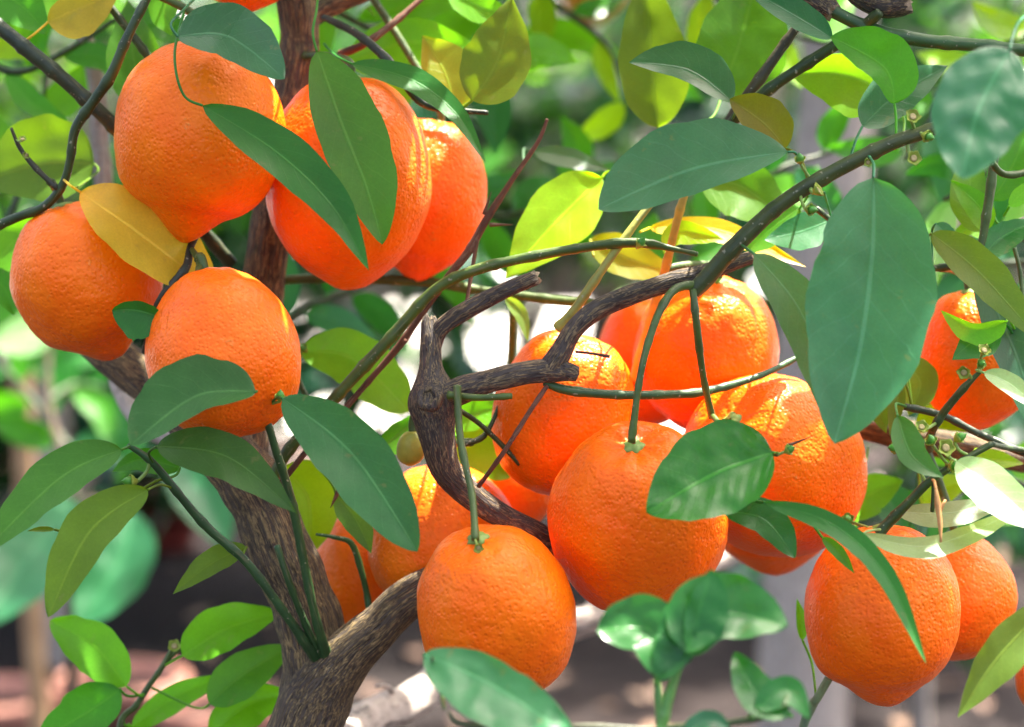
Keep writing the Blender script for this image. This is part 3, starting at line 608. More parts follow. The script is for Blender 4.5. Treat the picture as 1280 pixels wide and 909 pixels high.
# right low branches
rl = branch('branch', [(930, 520, .16, 20), (1010, 520, .15, 20), (1075, 528, .14, 21), (1135, 545, .13, 20), (1190, 556, .13, 18), (1240, 566, .13, 16), (1320, 580, .13, 14), (1500, 560, .15, 12)], M['bark'], TREE, 26, .0006, ff=190.0, fz=30.0)
branch('branch', [(690, 690, .045, 15), (760, 650, .12, 19), (850, 570, .17, 20), (940, 520, .165, 20)], M['bark'], TREE, 20, .0006)
rt2 = tw([(1130, 508, .02, 5), (1180, 520, .02, 5.5), (1230, 545, .02, 5.5), (1300, 570, .02, 6), (1400, 570, .06, 7)], (0.03, 0.045, 0.02))
tw([(1225, 465, -.02, 3), (1205, 485, -.018, 5), (1180, 515, -.01, 6), (1165, 540, .0, 6), (1160, 560, .06, 7), (1150, 556, .11, 7)], dg)
rt3 = tw([(1240, 555, -.03, 5), (1205, 575, -.03, 5), (1165, 600, -.028, 6), (1135, 630, -.024, 7), (1110, 655, -.02, 8), (1098, 668, -.02, 9)], dg)
tw([(1240, 555, -.03, 4), (1260, 560, .0, 4), (1290, 565, .02, 4)], dg)
tw([(1165, 640, -.028, 3), (1168, 612, -.028, 4), (1165, 600, -.028, 3)], dg)
ru = tw([(1300, 210, -.02, 5), (1250, 215, -.03, 5), (1215, 150, -.05, 5), (1200, 120, -.05, 4)], gr)
rv = tw([(1245, 180, .02, 6), (1238, 240, .02, 7), (1230, 290, .02, 6), (1225, 310, .02, 6)], gr, .02)
tw([(1300, 290, .03, 5), (1255, 305, .03, 6), (1215, 325, .03, 6), (1170, 335, .04, 5), (1110, 330, .05, 5), (1020, 260, .02, 4)], dg)
tw([(1268, 310, .02, 3), (1276, 345, .02, 3), (1278, 400, .02, 3), (1265, 440, .05, 3)], gr)
tw([(1300, 268, .04, 7), (1262, 285, .04, 7), (1235, 300, .03, 6)], (0.05, 0.045, 0.03))
# low front shoots
fs = tw([(858, 815, -.19, 4), (845, 845, -.19, 6), (828, 905, -.19, 8), (810, 1000, -.19, 8), (700, 1250, -.04, 9), (480, 1500, .04, 10), (400, 1600, .06, 10)], (0.09, 0.25, 0.05))
tw([(821, 838, -.19, 3), (823, 860, -.19, 5), (826, 905, -.19, 6)], (0.09, 0.25, 0.05))
tw([(990, 880, -.19, 3), (960, 895, -.19, 5), (900, 905, -.19, 5), (828, 910, -.19, 6)], (0.06, 0.1, 0.03))
tw([(560, 890, -.19, 3), (575, 905, -.19, 4), (640, 910, -.19, 4), (740, 908, -.19, 4), (828, 915, -.19, 5)], (0.06, 0.07, 0.04))
tw([(540, 822, -.19, 2), (548, 850, -.09, 3), (555, 885, -.19, 3)], gr)
tw([(1036, 848, .02, 6), (1022, 872, .03, 6), (1010, 892, .04, 6.5), (960, 1000, .05, 7), (700, 1400, .06, 9), (400, 1700, .06, 10)], (0.16, 0.26, 0.14))
# grey low limb behind
branch('branch', [(400, 960, .09, 26), (455, 902, .2, 24), (510, 878, .26, 23), (548, 852, .3, 22), (590, 826, .33, 21), (660, 800, .36, 19), (735, 775, .38, 18), (765, 755, .4, 17), (900, 700, .5, 14), (1100, 600, .6, 10)], M['bark_grey'], TREE, 22, .001)
tw([(470, 858, .22, 3), (488, 862, .23, 4), (492, 885, .25, 5)], None, .02, m=M['bark_grey'])

# ---------------------------------------------------------------- oranges
ORC = (0.90, 0.150, 0.0025)
FR = {}
def orange(key, cx, cy, hw, hh, D, tilt, pitch, nip, seed, label, box=0.9, col=None, stem=True, shoulder=0.03, name='orange', m='orange', lump=0.05, fur=0.012, nipw=0.27):
    pp = px(D); c = P(cx, cy, D); rw, rh = hw * pp, hh * pp; rnd = random.Random(seed)
    t, p = R(tilt), R(pitch)
    ax = (UP * math.cos(t) + RT * math.sin(t)); ax = (ax * math.cos(p) - FW * math.sin(p)).normalized()
    e1 = RT - ax * RT.dot(ax); e1.normalize(); e2 = ax.cross(e1)
    NS, NR = 112, 72; V, F = [], []; nf = rnd.choice([7, 8, 9]); sd = Vector((seed * 3.1, seed * 1.7, 0)); po = rnd.uniform(0, 6)
    rh2 = rh
    for i in range(NR + 1):
        th = math.pi * i / NR; st_, ct = math.sin(th), math.cos(th); al = math.pi - th
        rr = max(st_, 0) ** box; zz = math.copysign(abs(ct) ** 0.96, ct)
        # slightly egg-shaped
        rr *= 1 - 0.05 * ct
        for k in range(NS):
            f = 2 * math.pi * k / NS; d = Vector((st_ * math.cos(f), st_ * math.sin(f), ct))
            g = 1 + lump * noise.noise(d * 1.4 + sd) + 0.014 * noise.noise(d * 4.0 + sd) + 0.0045 * noise.noise(d * 13.0 + sd) + 0.0034 * noise.noise(d * 24.0 + sd)
            top = math.exp(-(th / 0.55) ** 2)
            g += fur * top * math.sin(nf * f + po + 1.5 * noise.noise(d * 2 + sd)) * min(1, th / .15)
            z = zz * rh2 * g; r = rr * rw * g
            z -= shoulder * rh * math.exp(-(th / 0.28) ** 2)                       # dimple round the stem
            r *= 1 - 0.0 * top
            z += shoulder * 0.5 * rh * math.exp(-((th - 0.5) / 0.25) ** 2) * (0.6 + 0.8 * noise.noise(Vector((math.cos(f), math.sin(f), seed))))
            if nip:
                z -= nip * rh * math.exp(-(al / nipw) ** 2.2) * (1 + .12 * math.sin(f * 2 + po)); z += 0.15 * nip * rh * math.exp(-((al - nipw * 1.9) / (nipw * .55)) ** 2) * (0.5 + 0.5 * math.sin(f + po))
            V.append(c + e1 * (r * math.cos(f)) + e2 * (r * math.sin(f)) + ax * z)
    for i in range(NR):
        for k in range(NS):
            a, b = i * NS + k, i * NS + (k + 1) % NS; F.append((a, a + NS, b + NS, b))
    root = empty(name, c, label, 'orange' if name == 'orange' else 'fruit', 'oranges hanging on the tree' if name == 'orange' else None)
    o = mesh('peel', V, F, M[m], c, root)
    cc = col or ORC; o.color = (cc[0], cc[1] * rnd.uniform(.84, 1.14), cc[2] * rnd.uniform(.7, 1.5), 1)
    pole = V[0].copy(); rc = min(rw * .13, .005)
    Vc, Fc = lathe([(rc * .2, .002), (rc * .5, .0016), (rc * 1.0, .0006), (rc * 1.15, -.0006), (rc * .6, -.002)], ax, pole + ax * .0002, 30, [0, .03, .12, .15, 0])
    mesh('calyx', Vc, Fc, M['calyx'], pole, root)
    if stem:
        d, bo, q = nearest(pole + ax * .015)
        if d > .14: q = pole + ax * .04 + FW * .03
        s = cr([tuple(pole - ax * .001), tuple(pole + ax * .008), tuple((pole + ax * .012).lerp(q, .5)), tuple(q)], 6); pw = [Vector(z) for z in s]
        Vs, Fs, As = tube_geo(pw, [.0023] * len(pw), 9)
        so_ = mesh('stem', Vs, Fs, G, pole, root, attrs={'bark': ('FLOAT_VECTOR', As)}); so_.color = gr + (1,)
    FR[key] = (c, rw, rh, cx, cy, D); return root
O = orange
O(1, 249, 166, 106, 112, .03, 8, 0, .21, 1, 'large orange in upper left half covered by two dark leaves, wide nipple below', nipw=.21, box=.86)
O(2, 436, 222, 102, 126, .065, 1, 8, .11, 2, 'orange behind two crossed dark green leaves touching the rough upper limb', nipw=.28, fur=.005)
O(3, 534, 245, 74, 96, .125, 8, 5, .10, 3, 'orange half hidden behind the leaf covered one, beside the thorny twig')
O(4, 107, 344, 93, 95, .058, -18, 6, .15, 4, 'round orange with a yellow leaf lying against its side')
O(5, 279, 442, 96, 106, 0, -14, -12, 0, 5, 'shiny orange just below the yellow leaf with sunlit top')
O(6, 705, 517, 90, 104, .055, 8, 20, .03, 6, 'orange behind the arched dark branch with a cut stub', box=.85)
O(7, 884, 440, 91, 97, .10, 6, 22, .02, 7, 'sunlit orange behind two thin green hanging stems')
O(8, 806, 452, 60, 80, .165, -5, 10, 0, 8, 'orange partly hidden behind a yellow stem', stem=True)
O(9, 797, 647, 111, 120, 0, -5, 36, .05, 9, 'big orange hanging from a bent green stem, partly under a glossy leaf', stem=False, shoulder=.08)
O(10, 968, 580, 110, 124, .065, -48, 46, .0, 10, 'large pebbly orange with a sunlit patch below the long hanging leaf', stem=False, box=.84, fur=.004, shoulder=.02)
O(11, 966, 640, 76, 70, .15, -4, 0, .14, 11, 'deep orange fruit peeping out underneath the pebbly sunlit orange', stem=False, nipw=.32, box=.8)
O(12, 620, 765, 99, 110, -.03, -13, 25, .0, 12, 'squarish orange with small green calyx hanging below the dark branch', stem=False, box=.82)
O(13, 552, 674, 93, 96, .085, 0, 5, .03, 13, 'orange behind the crooked dark branch and a hanging leaf')
O(14, 636, 612, 55, 55, .15, 0, 0, .0, 14, 'dim orange squeezed in behind the crooked branch and three others')
O(15, 447, 714, 56, 76, .13, 4, 0, .05, 15, 'orange behind the trunk fork crossed by a thin green twig')
O(16, 1103, 762, 97, 107, 0, 0, 2, .11, 16, 'orange under a long grey green leaf with a narrow leaf arching over it', stem=False, nipw=.24, box=.85)
O(17, 1196, 746, 73, 78, .075, -4, 5, .03, 17, 'orange tucked behind another beneath the long grey green leaf')
O(18, 1220, 446, 74, 86, .085, -8, 6, .04, 18, 'orange partly covered by a curled bright green leaf and blue green leaves')
O(19, 1322, 846, 52, 56, .09, 0, 0, 0, 19, 'orange barely showing past a hanging olive leaf')
O(20, 305, -58, 66, 70, .07, 0, 0, .06, 20, 'orange whose underside shows above the folded blue green leaf')
O(21, 742, -28, 44, 54, 1.1, 0, 0, .08, 21, 'yellowish unripe orange hanging blurred in the trees behind', col=(0.62, 0.33, 0.03), stem=False)
orange(22, 514, 560, 18, 22, .035, 6, 0, .05, 22, 'tiny yellow green unripe fruit behind the knotted dark branch', name='unripe_fruit', m='unripe')

# ---------------------------------------------------------------- leaves of the orange tree
L = leaf
# upper left
L([(222, 46), (285, 46), (356, 99)], -.022, 42, 26, 'bl', 'leaf_gloss', pet=[(214, 30, -.02), (230, 12, 0), (262, -20, .05)], tilt=.9, b=.6)
L([(253, 132), (345, 190), (415, 258), (461, 338)], -.032, 33, 26, 'dk', 'leaf', pet=[(232, 122, -.028), (221, 95, -.026), (219, 60, -.01), (230, 15, .02)], tilt=.35, b=.75, a=.7)
L([(396, 64), (425, 150), (458, 235), (478, 306)], -.012, 50, 34, 'md', 'leaf_matt', col=(0.042, 0.16, 0.025), pet=[(391, 40, -.01), (396, 10, .0), (398, -30, .05)], tilt=.25, b=.6)
L([(440, 80), (515, 100), (570, 142), (608, 205)], .03, 17, 15, 'dk', tilt=.7, pet=[(420, 70, .04), (405, 55, .08)])
tw([(405, 22, .09, 5), (445, 42, .07, 6), (480, 70, .055, 7), (505, 100, .05, 7), (535, 132, .05, 6), (610, 141, .05, 3)], (0.02, 0.03, 0.015))
tw([(530, -5, .1, 4), (490, 30, .09, 5), (455, 55, .08, 5.5), (425, 68, .1, 6)], None, m=M['bark_red'])
L([(435, 78), (515, 52), (602, 62)], .14, 32, 38, 'lt', tilt=.3)
L([(568, 137), (556, 92), (528, 44)], .06, 30, 42, 'yg', tilt=.3, pet=[(572, 140, .055), (560, 138, .05)], col=(0.14, 0.22, 0.016))
L([(590, 126), (622, 75), (640, -4)], .04, 44, 42, 'ol', 'leaf_matt', tilt=.15, pet=[(572, 139, .045), (556, 136, .05)], col=(0.085, 0.14, 0.010))
L([(752, 222), (695, 278), (632, 348)], .09, 40, 44, 'yg', tilt=.45, pet=[(765, 216, .09), (800, 250, .06), (810, 258, .03)], col=(0.18, 0.35, 0.008))
L([(822, 160), (815, 80), (806, -40)], .11, 42, 46, 'ol', 'leaf_matt', tilt=.1, pet=[(832, 185, .1), (855, 225, .05)], col=(0.085, 0.15, 0.010))
L([(902, 118), (925, 50), (950, -45)], .09, 52, 62, 'lt', tilt=.2, pet=[(892, 145, .07), (862, 168, .05), (870, 205, .045)], col=(0.07, 0.19, 0.016))
# folded leaf: upper side and underside
L([(915, 127), (860, 88), (786, 78)], -.005, 14, 36, 'te', tilt=.8, pet=[(922, 132, -.002), (915, 150, .03)], b=.7, col=(0.035, 0.13, 0.07))
L([(982, 186), (955, 155), (912, 124)], -.006, 20, 34, 'ol', tilt=.0, pet=[(992, 190, -.012), (1004, 205, -.02), (1010, 228, -.024)], col=(0.10, 0.12, 0.013), b=.6)
L([(985, 190), (865, 212), (748, 262)], -.03, 30, 62, 'te', 'leaf_matt', tilt=.75, pet=[(995, 192, -.028), (1004, 212, -.022)], b=.55, a=.8, col=(0.032, 0.145, 0.085))
L([(1040, 48), (990, 18), (920, -22)], -.02, 14, 22, 'bl', tilt=.8, pet=[(1050, 50, -.018), (1062, 42, .0)])
L([(1118, 130), (1105, 85), (1038, 46)], -.028, 20, 42, 'md', 'leaf_matt', tilt=.1, pet=[(1120, 148, -.03), (1120, 176, -.035)], b=.6)
L([(1118, 125), (1060, 95), (985, 92)], .04, 48, 30, 'lt', tilt=.2, pet=[(1130, 150, .02), (1128, 174, -.02)], col=(0.10, 0.24, 0.012))
L([(1078, 158), (1120, 120), (1185, 82)], .01, 32, 26, 'bl', tilt=.7, pet=[(1070, 175, -.01), (1062, 200, -.028)])
L([(1262, 62), (1222, 140), (1203, 224)], -.16, 62, 58, 'te', 'leaf_gloss', pet=[(1272, 30, -.14), (1290, 20, -.08), (1300, 62, 0)], tilt=.5, crink=.008, crum=.11, b=.6, nl=40, na=12)
# big hanging leaf and its neighbour
L([(1092, 222), (1090, 320), (1074, 440), (1043, 555)], -.062, 84, 76, 'bl', 'leaf_matt', pet=[(1092, 205, -.055), (1086, 195, -.034)], tilt=.28, b=.6, a=.6, col=(0.034, 0.145, 0.082), fold=.34)
L([(943, 318), (998, 385), (1030, 470), (1045, 552)], -.04, 32, 30, 'dk', 'leaf_matt', pet=[(935, 312, -.03), (925, 305, -.018)], tilt=.3, b=.7, col=(0.04, 0.13, 0.06))
L([(1164, 292), (1225, 342), (1305, 432)], -.01, 30, 22, 'ol', 'leaf', tilt=.2, col=(0.07, 0.14, 0.02), pet=[(1160, 300, .0), (1165, 330, .035)])
L([(1258, 402), (1218, 412), (1176, 388)], .0, 20, 8, 'yg', tilt=.1, pet=[(1262, 400, .01), (1272, 420, .03)], col=(0.12, 0.33, 0.02))
L([(1250, 408), (1215, 428), (1190, 450)], .005, 26, 16, 'dk', 'leaf_gloss', tilt=.4, pet=[(1258, 406, .01), (1270, 425, .03)])
L([(1222, 345), (1268, 440), (1312, 580)], .03, 50, 26, 'te', tilt=.3, pet=[(1206, 330, .03)], col=(0.03, 0.10, 0.06))
L([(1230, 466), (1262, 480), (1310, 520)], -.03, 14, 12, 'pl', tilt=.8)
L([(1195, 577), (1245, 612), (1310, 668)], -.045, 27, 30, 'pl', 'leaf_matt', tilt=.9, pet=[(1190, 575, -.04), (1185, 588, -.03)])
L([(1078, 668), (1165, 682), (1285, 632)], -.055, 12, 16, 'pl', 'leaf', tilt=1.0, pet=[(1085, 664, -.045), (1100, 662, -.025)], col=(0.15, 0.24, 0.11), b=.6)
L([(1120, 640), (1195, 640), (1290, 610)], -.01, 14, 18, 'pl', tilt=1.0, col=(0.13, 0.21, 0.12), pet=[(1110, 650, -.015)])
L([(955, 628), (1040, 655), (1108, 720), (1158, 830)], -.075, 14, 15, 'dk', 'leaf', tilt=.5, pet=[(945, 625, -.07), (938, 600, -.062), (940, 572, -.05)], b=.7)
L([(1028, 672), (1048, 690), (1068, 717)], -.05, 8, 8, 'md', tilt=.2, pet=[(1010, 650, -.05), (985, 635, -.068)], maxpet=.1)
L([(966, 566), (895, 592), (808, 641)], -.075, 54, 62, 'dk', 'leaf_gloss', tilt=.55, crink=.012, crum=.10, b=.6, a=.5, nl=40, na=12, pet=[(972, 566, -.064)], col=(0.02, 0.15, 0.010))
L([(905, 640), (955, 650), (994, 698)], -.055, 26, 18, 'dk', 'leaf_gloss', tilt=.4, pet=[(925, 630, -.06), (950, 627, -.07)], b=.6)
# front, out of focus
L([(822, 845), (812, 790), (746, 788)], -.2, 30, 44, 'dk', 'leaf_gloss', crum=.16, tilt=.5, b=.5)
L([(824, 850), (850, 800), (842, 748)], -.2, 30, 20, 'dk', 'leaf_gloss', crum=.16, tilt=.3, b=.5)
L([(858, 815), (890, 768), (985, 782)], -.2, 52, 32, 'dk', 'leaf_gloss', crum=.16, tilt=.5, b=.6)
L([(865, 820), (872, 770), (890, 712)], -.2, 16, 38, 'dk', 'leaf_gloss', crum=.16, tilt=.3, b=.5)
L([(985, 895), (945, 868), (918, 815)], -.2, 22, 26, 'dk', 'leaf_gloss', crum=.16, tilt=.6, b=.6)
L([(945, 885), (985, 862), (1012, 900)], -.2, 18, 20, 'dk', 'leaf_gloss', crum=.16, tilt=.6)
L([(855, 915), (890, 900), (915, 915)], -.2, 14, 12, 'te', 'leaf_gloss', crum=.16, tilt=.6)
L([(530, 818), (625, 862), (725, 930)], -.17, 34, 50, 'te', 'leaf', crum=.16, tilt=.8, b=.6, col=(0.05, 0.19, 0.085))
# left leaves
L([(320, 490), (245, 496), (163, 557)], -.058, 20, 52, 'dk', 'leaf_matt', tilt=.6, b=.5, a=.6, pet=[(321, 489, -.03)], col=(0.03, 0.115, 0.03))
L([(196, 558), (285, 572), (371, 642)], -.035, 30, 30, 'dk', 'leaf_matt', tilt=.5, pet=[(186, 566, -.02), (192, 580, -.01)], col=(0.04, 0.11, 0.025))
L([(353, 498), (440, 568), (522, 690)], -.045, 42, 44, 'dk', 'leaf_matt', tilt=.45, b=.55, pet=[(345, 498, -.03), (330, 515, -.01)], col=(0.030, 0.135, 0.045))
L([(152, 562), (75, 598), (-30, 700)], -.03, 26, 34, 'md', 'leaf_matt', tilt=.5, pet=[(162, 558, -.012)], col=(0.045, 0.14, 0.02))
L([(185, 612), (112, 665), (60, 772)], -.04, 28, 34, 'ol', 'leaf_matt', tilt=.3, pet=[(200, 606, -.02), (215, 610, -.006)], b=.6, col=(0.08, 0.14, 0.013))
L([(68, 662), (50, 662), (34, 664)], -.02, 3, 4, 'ol', tilt=.3, pet=[(85, 662, -.02), (130, 642, -.022), (190, 604, -.012), (205, 600, -.006)])
L([(158, 858), (118, 808), (62, 776)], .09, 34, 30, 'lt', tilt=.4, b=.55)
L([(228, 820), (285, 785), (355, 765)], .08, 32, 26, 'lt', tilt=.5, pet=[(220, 824, .09), (206, 832, .1)])
L([(262, 880), (305, 842), (370, 805)], .085, 28, 28, 'lt', tilt=.4, pet=[(245, 885, .09), (190, 860, .1)], col=(0.06, 0.19, 0.02))
L([(165, 909), (225, 868), (292, 842)], .10, 16, 18, 'lt', tilt=.5)
L([(262, 918), (315, 878), (375, 868)], .09, 24, 30, 'lt', tilt=.4, pet=[(200, 930, .1), (160, 905, .095)])
L([(150, 862), (110, 890), (40, 930)], .085, 30, 34, 'md', tilt=.3, pet=[(160, 870, .09), (180, 868, .1)])
L([(308, 684), (262, 706), (216, 743)], .03, 14, 18, 'ol', tilt=.4, pet=[(304, 692, .01)], col=(0.09, 0.16, 0.016))
L([(225, 585), (175, 575), (140, 590)], .03, 16, 16, 'md', tilt=.3, pet=[(220, 594, .01), (208, 598, -.006)])
L([(100, 240), (172, 290), (266, 362)], .030, 50, 38, 'ye', 'leaf_matt', tilt=1.0, tip=.07, b=.5, pet=[(88, 232, .02), (80, 225, .035)], label='large yellow leaf spotted brown')
L([(205, 398), (170, 388), (140, 388)], -.01, 38, 12, 'dk', 'leaf', tilt=.2, b=.5, pet=[(210, 380, .01), (206, 366, .02)])
L([(118, 205), (50, 205), (-30, 230)], .12, 48, 62, 'md', tilt=.2, col=(0.075, 0.16, 0.016), pet=[(122, 215, .11), (95, 235, .06)])
L([(-10, 340), (20, 300), (80, 270)], .12, 24, 30, 'lt', tilt=.3, pet=[(-15, 320, .1), (-10, 288, .06)])
L([(-20, 340), (5, 360), (18, 395)], .10, 18, 20, 'md', tilt=.3, pet=[(-25, 320, .08), (-20, 290, .055)])
L([(186, 135), (168, 80), (160, 0)], .10, 36, 38, 'md', tilt=.2, pet=[(182, 150, .1), (160, 175, .075)], col=(0.05, 0.145, 0.016))
L([(60, 28), (100, 10), (150, -10)], .06, 22, 36, 'yb', tilt=.3, pet=[(40, 45, .05), (25, 55, .05)])
L([(-20, -20), (30, 10), (60, 45)], .08, 30, 30, 'md', tilt=.3, pet=[(0, 30, .05)])
L([(215, -25), (205, 15), (215, 45)], .08, 18, 22, 'lt', tilt=.3, pet=[(190, -15, .03)])
# middle
L([(376, 440), (440, 448), (512, 515)], .11, 36, 36, 'lt', tilt=.4, pet=[(375, 448, .12)], b=.5, col=(0.085, 0.22, 0.016))
L([(352, 585), (385, 625), (385, 700)], .10, 40, 38, 'yg', tilt=.2, col=(0.15, 0.29, 0.012), pet=[(345, 570, .08)])
L([(420, 618), (445, 650), (464, 692)], .045, 20, 18, 'md', tilt=.2, pet=[(415, 605, .045), (395, 580, .045)], col=(0.07, 0.17, 0.018))
thorn(425, 610, 413, 635, .04, 4, 'bark_red')
L([(475, 560), (495, 545), (530, 515)], .06, 14, 24, 'md', tilt=.3)
L([(560, 590), (595, 545), (632, 490)], .10, 34, 40, 'yg', tilt=.3, col=(0.15, 0.28, 0.014), pet=[(570, 580, .05)])
L([(560, 530), (600, 515), (640, 510)], .09, 22, 20, 'lt', tilt=.3, pet=[(570, 545, .05)])
L([(640, 595), (610, 580), (570, 600)], .12, 20, 20, 'lt', tilt=.3, pet=[(640, 575, .06)])
L([(738, 300), (790, 326), (848, 345)], .11, 26, 24, 'yb', tilt=.3, col=(0.20, 0.20, 0.02), pet=[(742, 320, .05)])
L([(812, 285), (900, 288), (1008, 334)], .07, 14, 16, 'ye', tilt=.6, pet=[(800, 290, .03)], col=(0.38, 0.36, 0.02))
L([(875, 225), (930, 235), (990, 285)], .09, 36, 40, 'lt', tilt=.4, pet=[(868, 225, .05)], col=(0.06, 0.18, 0.02))
L([(1000, 260), (960, 290), (930, 320)], .06, 22, 20, 'md', tilt=.4, pet=[(1010, 245, .0)])
L([(1040, 275), (1000, 290), (955, 300)], .05, 24, 22, 'te', tilt=.6, pet=[(1030, 240, .0)])
L([(632, 372), (652, 392), (660, 428)], .09, 8, 10, 'lt', tilt=.3, pet=[(635, 368, .115)], col=(0.16, 0.24, 0.06))
L([(668, 190), (710, 196), (765, 214)], .16, 12, 14, 'bl', tilt=.8, pet=[(655, 186, .15), (655, 205, .05)], col=(0.06, 0.13, 0.08))
L([(650, 46), (715, 46), (782, 76)], .5, 22, 20, 'lt', tilt=.5, pet=[(640, 30, .45), (620, -120, .17)])
L([(830, 310), (850, 290), (905, 300)], .05, 14, 16, 'yg', tilt=.3)
L([(560, -20), (600, 10), (650, 20)], .12, 20, 20, 'lt', tilt=.3, pet=[(550, -30, .13), (540, -70, .15)])
L([(470, 20), (520, 5), (590, 0)], .22, 22, 22, 'lt', tilt=.4, pet=[(460, 10, .16)])
# right
L([(1088, 478), (1098, 510), (1108, 542)], .03, 14, 16, 'ol', tilt=.2, col=(0.09, 0.17, 0.016), pet=[(1090, 470, .04), (1120, 505, .03)])
L([(1128, 452), (1150, 480), (1135, 520)], .06, 24, 26, 'ol', tilt=.2, col=(0.09, 0.19, 0.016), pet=[(1135, 470, .05), (1140, 508, .02)])
L([(1122, 520), (1140, 570), (1180, 598)], -.045, 22, 16, 'md', tilt=.4, pet=[(1120, 505, -.02), (1132, 508, .015)], col=(0.04, 0.14, 0.035))
L([(1120, 470), (1122, 500), (1112, 545)], .02, 10, 12, 'ol', tilt=.2, pet=[(1132, 480, .02), (1140, 508, .02)])
L([(1070, 650), (1085, 620), (1130, 600)], .12, 26, 26, 'lt', tilt=.4, pet=[(1070, 660, .1), (1085, 560, .13)])
L([(1130, 660), (1110, 625), (1090, 600)], .14, 20, 28, 'te', tilt=.6, pet=[(1140, 650, .12), (1150, 560, .13)])
L([(1155, 630), (1180, 610), (1215, 600)], .12, 18, 20, 'yg', tilt=.4, pet=[(1150, 620, .12), (1150, 560, .13)])
L([(1215, 600), (1230, 575), (1280, 580)], .06, 14, 14, 'yg', tilt=.5, pet=[(1210, 590, .08), (1220, 562, .12)])
L([(1150, 540), (1170, 520), (1215, 540)], .1, 16, 16, 'yg', tilt=.4, pet=[(1145, 545, .12)])
L([(1003, 800), (1001, 775), (996, 748)], .05, 6, 8, 'lt', tilt=.2, pet=[(1015, 830, .05), (1020, 872, .03)])
L([(1310, 755), (1245, 825), (1197, 897)], -.09, 32, 26, 'ol', 'leaf', tilt=.3, pet=[(1330, 720, -.06), (1360, 600, .0), (1380, 572, .05)], col=(0.075, 0.12, 0.016))
L([(1228, 290), (1212, 240), (1220, 180)], .04, 26, 24, 'md', tilt=.3, col=(0.07, 0.19, 0.02))
L([(1232, 290), (1225, 260), (1188, 225)], .03, 18, 16, 'lt', tilt=.3)
L([(1240, 250), (1262, 215), (1290, 150)], .05, 26, 24, 'md', tilt=.3)
L([(1228, 320), (1255, 295), (1300, 275)], .02, 18, 20, 'dk', 'leaf_gloss', tilt=.6)
L([(1170, 280), (1185, 295), (1200, 310)], .03, 12, 12, 'te', tilt=.6, pet=[(1165, 290, .04), (1165, 334, .04)])
L([(1240, 300), (1215, 285), (1188, 300)], .06, 10, 12, 'lt', tilt=.4)
L([(1262, 258), (1280, 240), (1310, 225)], .02, 10, 12, 'lt', tilt=.4, pet=[(1255, 270, .03)])

# leafy shoots of the same tree a little farther back
def shoot(pts, n, cols, seed, ln=125):
    rnd = random.Random(seed); b = tw(pts, dg, 0.03); c = cr([q[:3] for q in pts], 12)
    for i in range(n):
        x, y, D = c[int((i + .6) / n * (len(c) - 1))]; j = min(len(c) - 1, int((i + .6) / n * (len(c) - 1)) + 1)
        a0 = math.atan2(c[j][1] - c[j - 1][1], c[j][0] - c[j - 1][0]); a = a0 + (1 if i % 2 else -1) * rnd.uniform(.5, 1.15)
        l = ln * rnd.uniform(.75, 1.15) * D0 / (D0 + D); bx, by = x + 8 * math.cos(a), y + 8 * math.sin(a); bend = rnd.uniform(-.35, .35)
        ex, ey = bx + l * math.cos(a + bend), by + l * math.sin(a + bend) + l * .12; mx, my = bx + l * .5 * math.cos(a), by + l * .5 * math.sin(a)
        w_ = l * rnd.uniform(.17, .27)
        leaf([(bx, by), (mx, my), (ex, ey)], D, w_, w_ * rnd.uniform(.6, 1.1), rnd.choice(cols), rnd.choice(['leaf', 'leaf_gloss', 'leaf_matt']), pet=[(x, y, D)], parent=b, tilt=rnd.uniform(.1, .8), tip=rnd.uniform(-.03, .03), seed=seed * 50 + i, nl=14, na=4)
shoot([(300, -60, .30, 6), (430, 20, .32, 5), (540, 70, .34, 4), (640, 95, .36, 3)], 7, ['lt', 'md', 'yg', 'te'], 1)
shoot([(620, -70, .45, 6), (690, 0, .45, 5), (760, 60, .45, 4), (790, 140, .45, 3)], 6, ['lt', 'md', 'yg'], 2)
shoot([(1340, 20, .35, 6), (1250, 60, .35, 5), (1180, 120, .34, 4), (1130, 200, .33, 3)], 8, ['lt', 'te', 'md', 'yg'], 3)
shoot([(1360, 180, .22, 6), (1300, 200, .22, 5), (1240, 215, .22, 4), (1180, 250, .22, 3)], 7, ['te', 'md', 'lt', 'dk'], 4)
shoot([(820, 380, .28, 5), (880, 300, .3, 5), (960, 220, .32, 4), (1040, 190, .34, 3)], 7, ['md', 'lt', 'te', 'dk'], 5)
shoot([(-60, 420, .3, 6), (0, 300, .3, 5), (40, 190, .3, 4), (60, 80, .3, 3)], 7, ['lt', 'md', 'te', 'yg'], 6)
shoot([(-40, 60, .22, 5), (20, 90, .22, 5), (90, 60, .22, 4), (150, 20, .22, 3)], 6, ['lt', 'yg', 'md'], 7)
shoot([(330, 420, .3, 5), (390, 380, .32, 4), (450, 360, .34, 4), (520, 330, .36, 3)], 6, ['te', 'dk', 'md'], 8)
shoot([(560, 250, .4, 4), (620, 270, .4, 4), (690, 250, .4, 3), (740, 200, .4, 3)], 6, ['te', 'md', 'dk'], 9)
shoot([(1330, 640, .25, 5), (1260, 600, .25, 5), (1190, 620, .25, 4), (1120, 650, .25, 3)], 7, ['dk', 'lt', 'te'], 10, 95)
shoot([(860, -60, .3, 6), (900, 0, .32, 5), (980, 40, .34, 4), (1060, 60, .36, 3)], 6, ['lt', 'md', 'yg'], 11)
shoot([(1330, 330, .3, 5), (1250, 330, .3, 5), (1180, 350, .3, 4), (1120, 420, .3, 3)], 6, ['dk', 'te', 'md'], 12)
